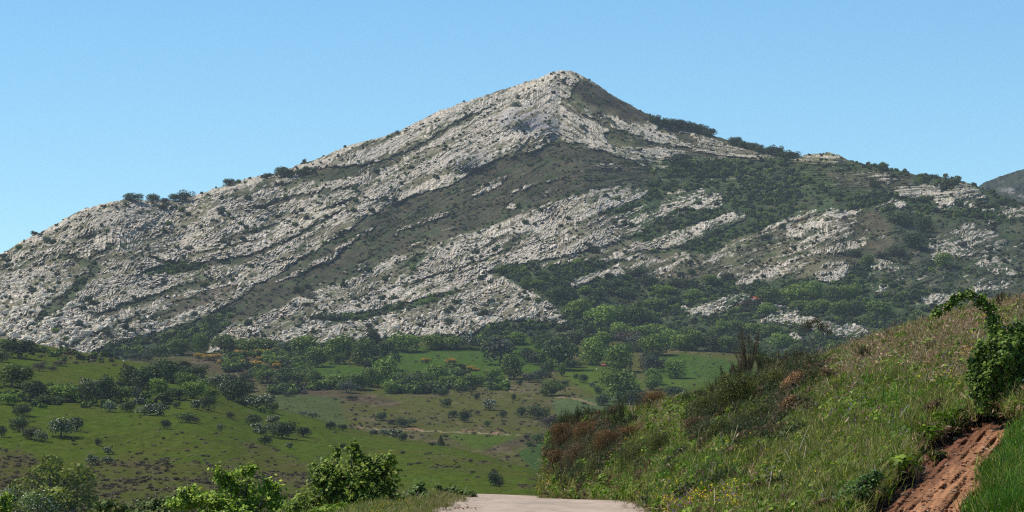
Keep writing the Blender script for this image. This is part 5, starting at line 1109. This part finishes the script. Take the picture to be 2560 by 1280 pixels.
# ================================================================== COWS, HUT, WALL, PALE STONES
def cow(q, rz, label, s=1.0):
    root = link(bpy.data.objects.new('cow', None)); root.location = q; root.rotation_euler = (0, 0, rz); root.scale = (s, s, s); tag(root, label, 'cow')
    V = [(0, 0, 1.15), (-.45, 0, 1.18), (-.85, 0, 1.2), (.45, 0, 1.15), (.85, 0, 1.22), (1.15, 0, 1.42), (1.42, 0, 1.45), (1.68, 0, 1.28),
         (.62, .2, .9), (.66, .22, .45), (.66, .22, .04), (.62, -.2, .9), (.66, -.22, .45), (.66, -.22, .04), (-.78, .2, .92), (-.86, .22, .5), (-.8, .22, .04), (-.78, -.2, .92), (-.86, -.22, .5), (-.8, -.22, .04), (-1.05, 0, 1.1), (-1.12, 0, .6)]
    E = [(0, 1), (1, 2), (0, 3), (3, 4), (4, 5), (5, 6), (6, 7), (3, 8), (8, 9), (9, 10), (3, 11), (11, 12), (12, 13), (2, 14), (14, 15), (15, 16), (2, 17), (17, 18), (18, 19), (2, 20), (20, 21)]
    Rr = [.38, .38, .30, .36, .26, .19, .16, .10, .15, .09, .07, .15, .09, .07, .17, .09, .07, .17, .09, .07, .05, .03]
    me = bpy.data.meshes.new('body'); me.from_pydata(V, E, []); me.materials.append(M_COW); o = link(bpy.data.objects.new('body', me)); o.parent = root
    sk = o.modifiers.new('skin', 'SKIN'); sk.use_smooth_shade = True
    for i, r in enumerate(Rr): me.skin_vertices[0].data[i].radius = (r, r * (1.15 if i < 4 else 1)); me.skin_vertices[0].data[i].use_root = i == 0
    o.modifiers.new('round', 'SUBSURF').levels = 1; o.modifiers['round'].render_levels = 1
    for sgn in (-1, 1):
        b = Batch(); tube(b, [(1.42, .1 * sgn, 1.55), (1.44, .28 * sgn, 1.62), (1.5, .34 * sgn, 1.78)], .035, .01, (0.6, 0.55, 0.45), 5); b.obj('horn', M_SOLID, root)
        b = Batch(); b.add(*quads(np.array([[1.36, .24 * sgn, 1.48]]), np.array([[0., 0, 1.]]), .13, np.array([[0.3, 0.1, 0.04]]), np.random.default_rng(3), 1.6)); b.obj('ear', M_SOLID, root)
    return root
M_COW = mat('russet_hide', 0.8, 0.2, base=(0.34, 0.11, 0.05))
q = hill.hit(276, 900); cow(q - Vector((0, 0, .5)), .1, 'russet cow half hidden by heather on the crest of the left hillside', .72)
q = valley.hit(1511, 921); cow(q, 3.0, 'russet cow grazing under the big tree in mid valley', 1.0)
q = hill.hit(84, 862); cow(q - Vector((0, 0, .5)), .4, 'dark red cow behind the heather at the far left skyline', .55)

hq = mountain_sheet.hit(1893, 752)
root = near_root('stone_hut', tuple(hq), 'small stone hut with a bright red roof beside the wood on the mountain', 'hut'); root.rotation_euler = (0, 0, .45)
def box(b, x0, x1, y0, y1, z0, z1, c):
    V = [(x, y, z) for z in (z0, z1) for x, y in ((x0, y0), (x1, y0), (x1, y1), (x0, y1))]
    b.add(V, [(0, 3, 2, 1), (4, 5, 6, 7), (0, 1, 5, 4), (1, 2, 6, 5), (2, 3, 7, 6), (3, 0, 4, 7)], c)
b = Batch(); box(b, -1.9, 1.9, -1.5, 1.5, -1.2, .9, (0.36, 0.32, 0.28)); b.add([(-1.9, -1.5, .9), (-1.9, 1.5, .9), (-1.9, 0, 1.75)], [(0, 1, 2)], (0.36, 0.32, 0.28)); b.add([(1.9, -1.5, .9), (1.9, 1.5, .9), (1.9, 0, 1.75)], [(0, 2, 1)], (0.36, 0.32, 0.28)); b.obj('wall', M_STONE, root)
for sgn in (-1, 1):
    b = Batch(); V = [(-2.15, 1.8 * sgn, .78), (2.15, 1.8 * sgn, .78), (2.15, 0, 1.82), (-2.15, 0, 1.82)]; V2 = [(x, y, z + .12) for x, y, z in V]
    b.add(V + V2, [(0, 1, 2, 3), (4, 7, 6, 5), (0, 4, 5, 1), (1, 5, 6, 2), (2, 6, 7, 3), (3, 7, 4, 0)], (0.58, 0.085, 0.05)); b.obj('roof', M_SOLID, root)
b = Batch(); box(b, -.5, .5, -1.56, -1.49, -1.1, .7, (0.08, 0.06, 0.05)); b.obj('door', M_SOLID, root)
wq = mountain_sheet.hit(1930, 764); root = near_root('stone_wall', tuple(wq), 'thin dry stone wall running right from the red-roofed hut', 'wall')
sm_ = {}
for k in range(34):
    x = 1904 + k * 1.78; p = mountain_sheet.hit(x, 761 + (x - 1904) * .14); V, Fc = STN[k % 8]
    if k % 8 not in sm_: sm_[k % 8] = mkmesh('stone', V, Fc, (0.5, 0.43, 0.42), M_STONE)
    for j in range(2):
        o = link(bpy.data.objects.new('stone', sm_[k % 8])); o.parent = root; o.location = p - wq + Vector((RND.uniform(-.1, .1), 0, .15 + .42 * j)); o.scale = (.30, .28, .25); o.rotation_euler = (RND.random(), RND.random(), RND.random())
for sh, x, y, lb in ((hill, 309, 899, 'small white stone on the heather crest right of the half-hidden cow'), (valley, 1492, 923, 'small white stone in the meadow left of the cow')):
    p = sh.hit(x, y); V, Fc = STN[2]; o = link(bpy.data.objects.new('white_stone', mkmesh('white_stone', V, Fc, (0.75, 0.75, 0.72), M_STONE))); o.location = p; o.scale = (.3, .25, .25); tag(o, lb, 'stone')

# ================================================================== HAZE
m = bpy.data.materials.new('air'); m.use_nodes = True; nt = m.node_tree; nt.nodes.clear(); pv = nt.nodes.new('ShaderNodeVolumePrincipled'); out = nt.nodes.new('ShaderNodeOutputMaterial')
pv.inputs['Color'].default_value = (0.72, 0.84, 1.0, 1); pv.inputs['Density'].default_value = 0.000062; pv.inputs['Anisotropy'].default_value = 0.0
nt.links.new(pv.outputs[0], out.inputs['Volume'])
b = Batch(); box(b, -1600, 1600, -400, 3500, -48, 330, (1, 1, 1)); hz = b.obj('haze', m); hz['kind'] = 'stuff'; hz['label'] = 'thin blue summer haze'
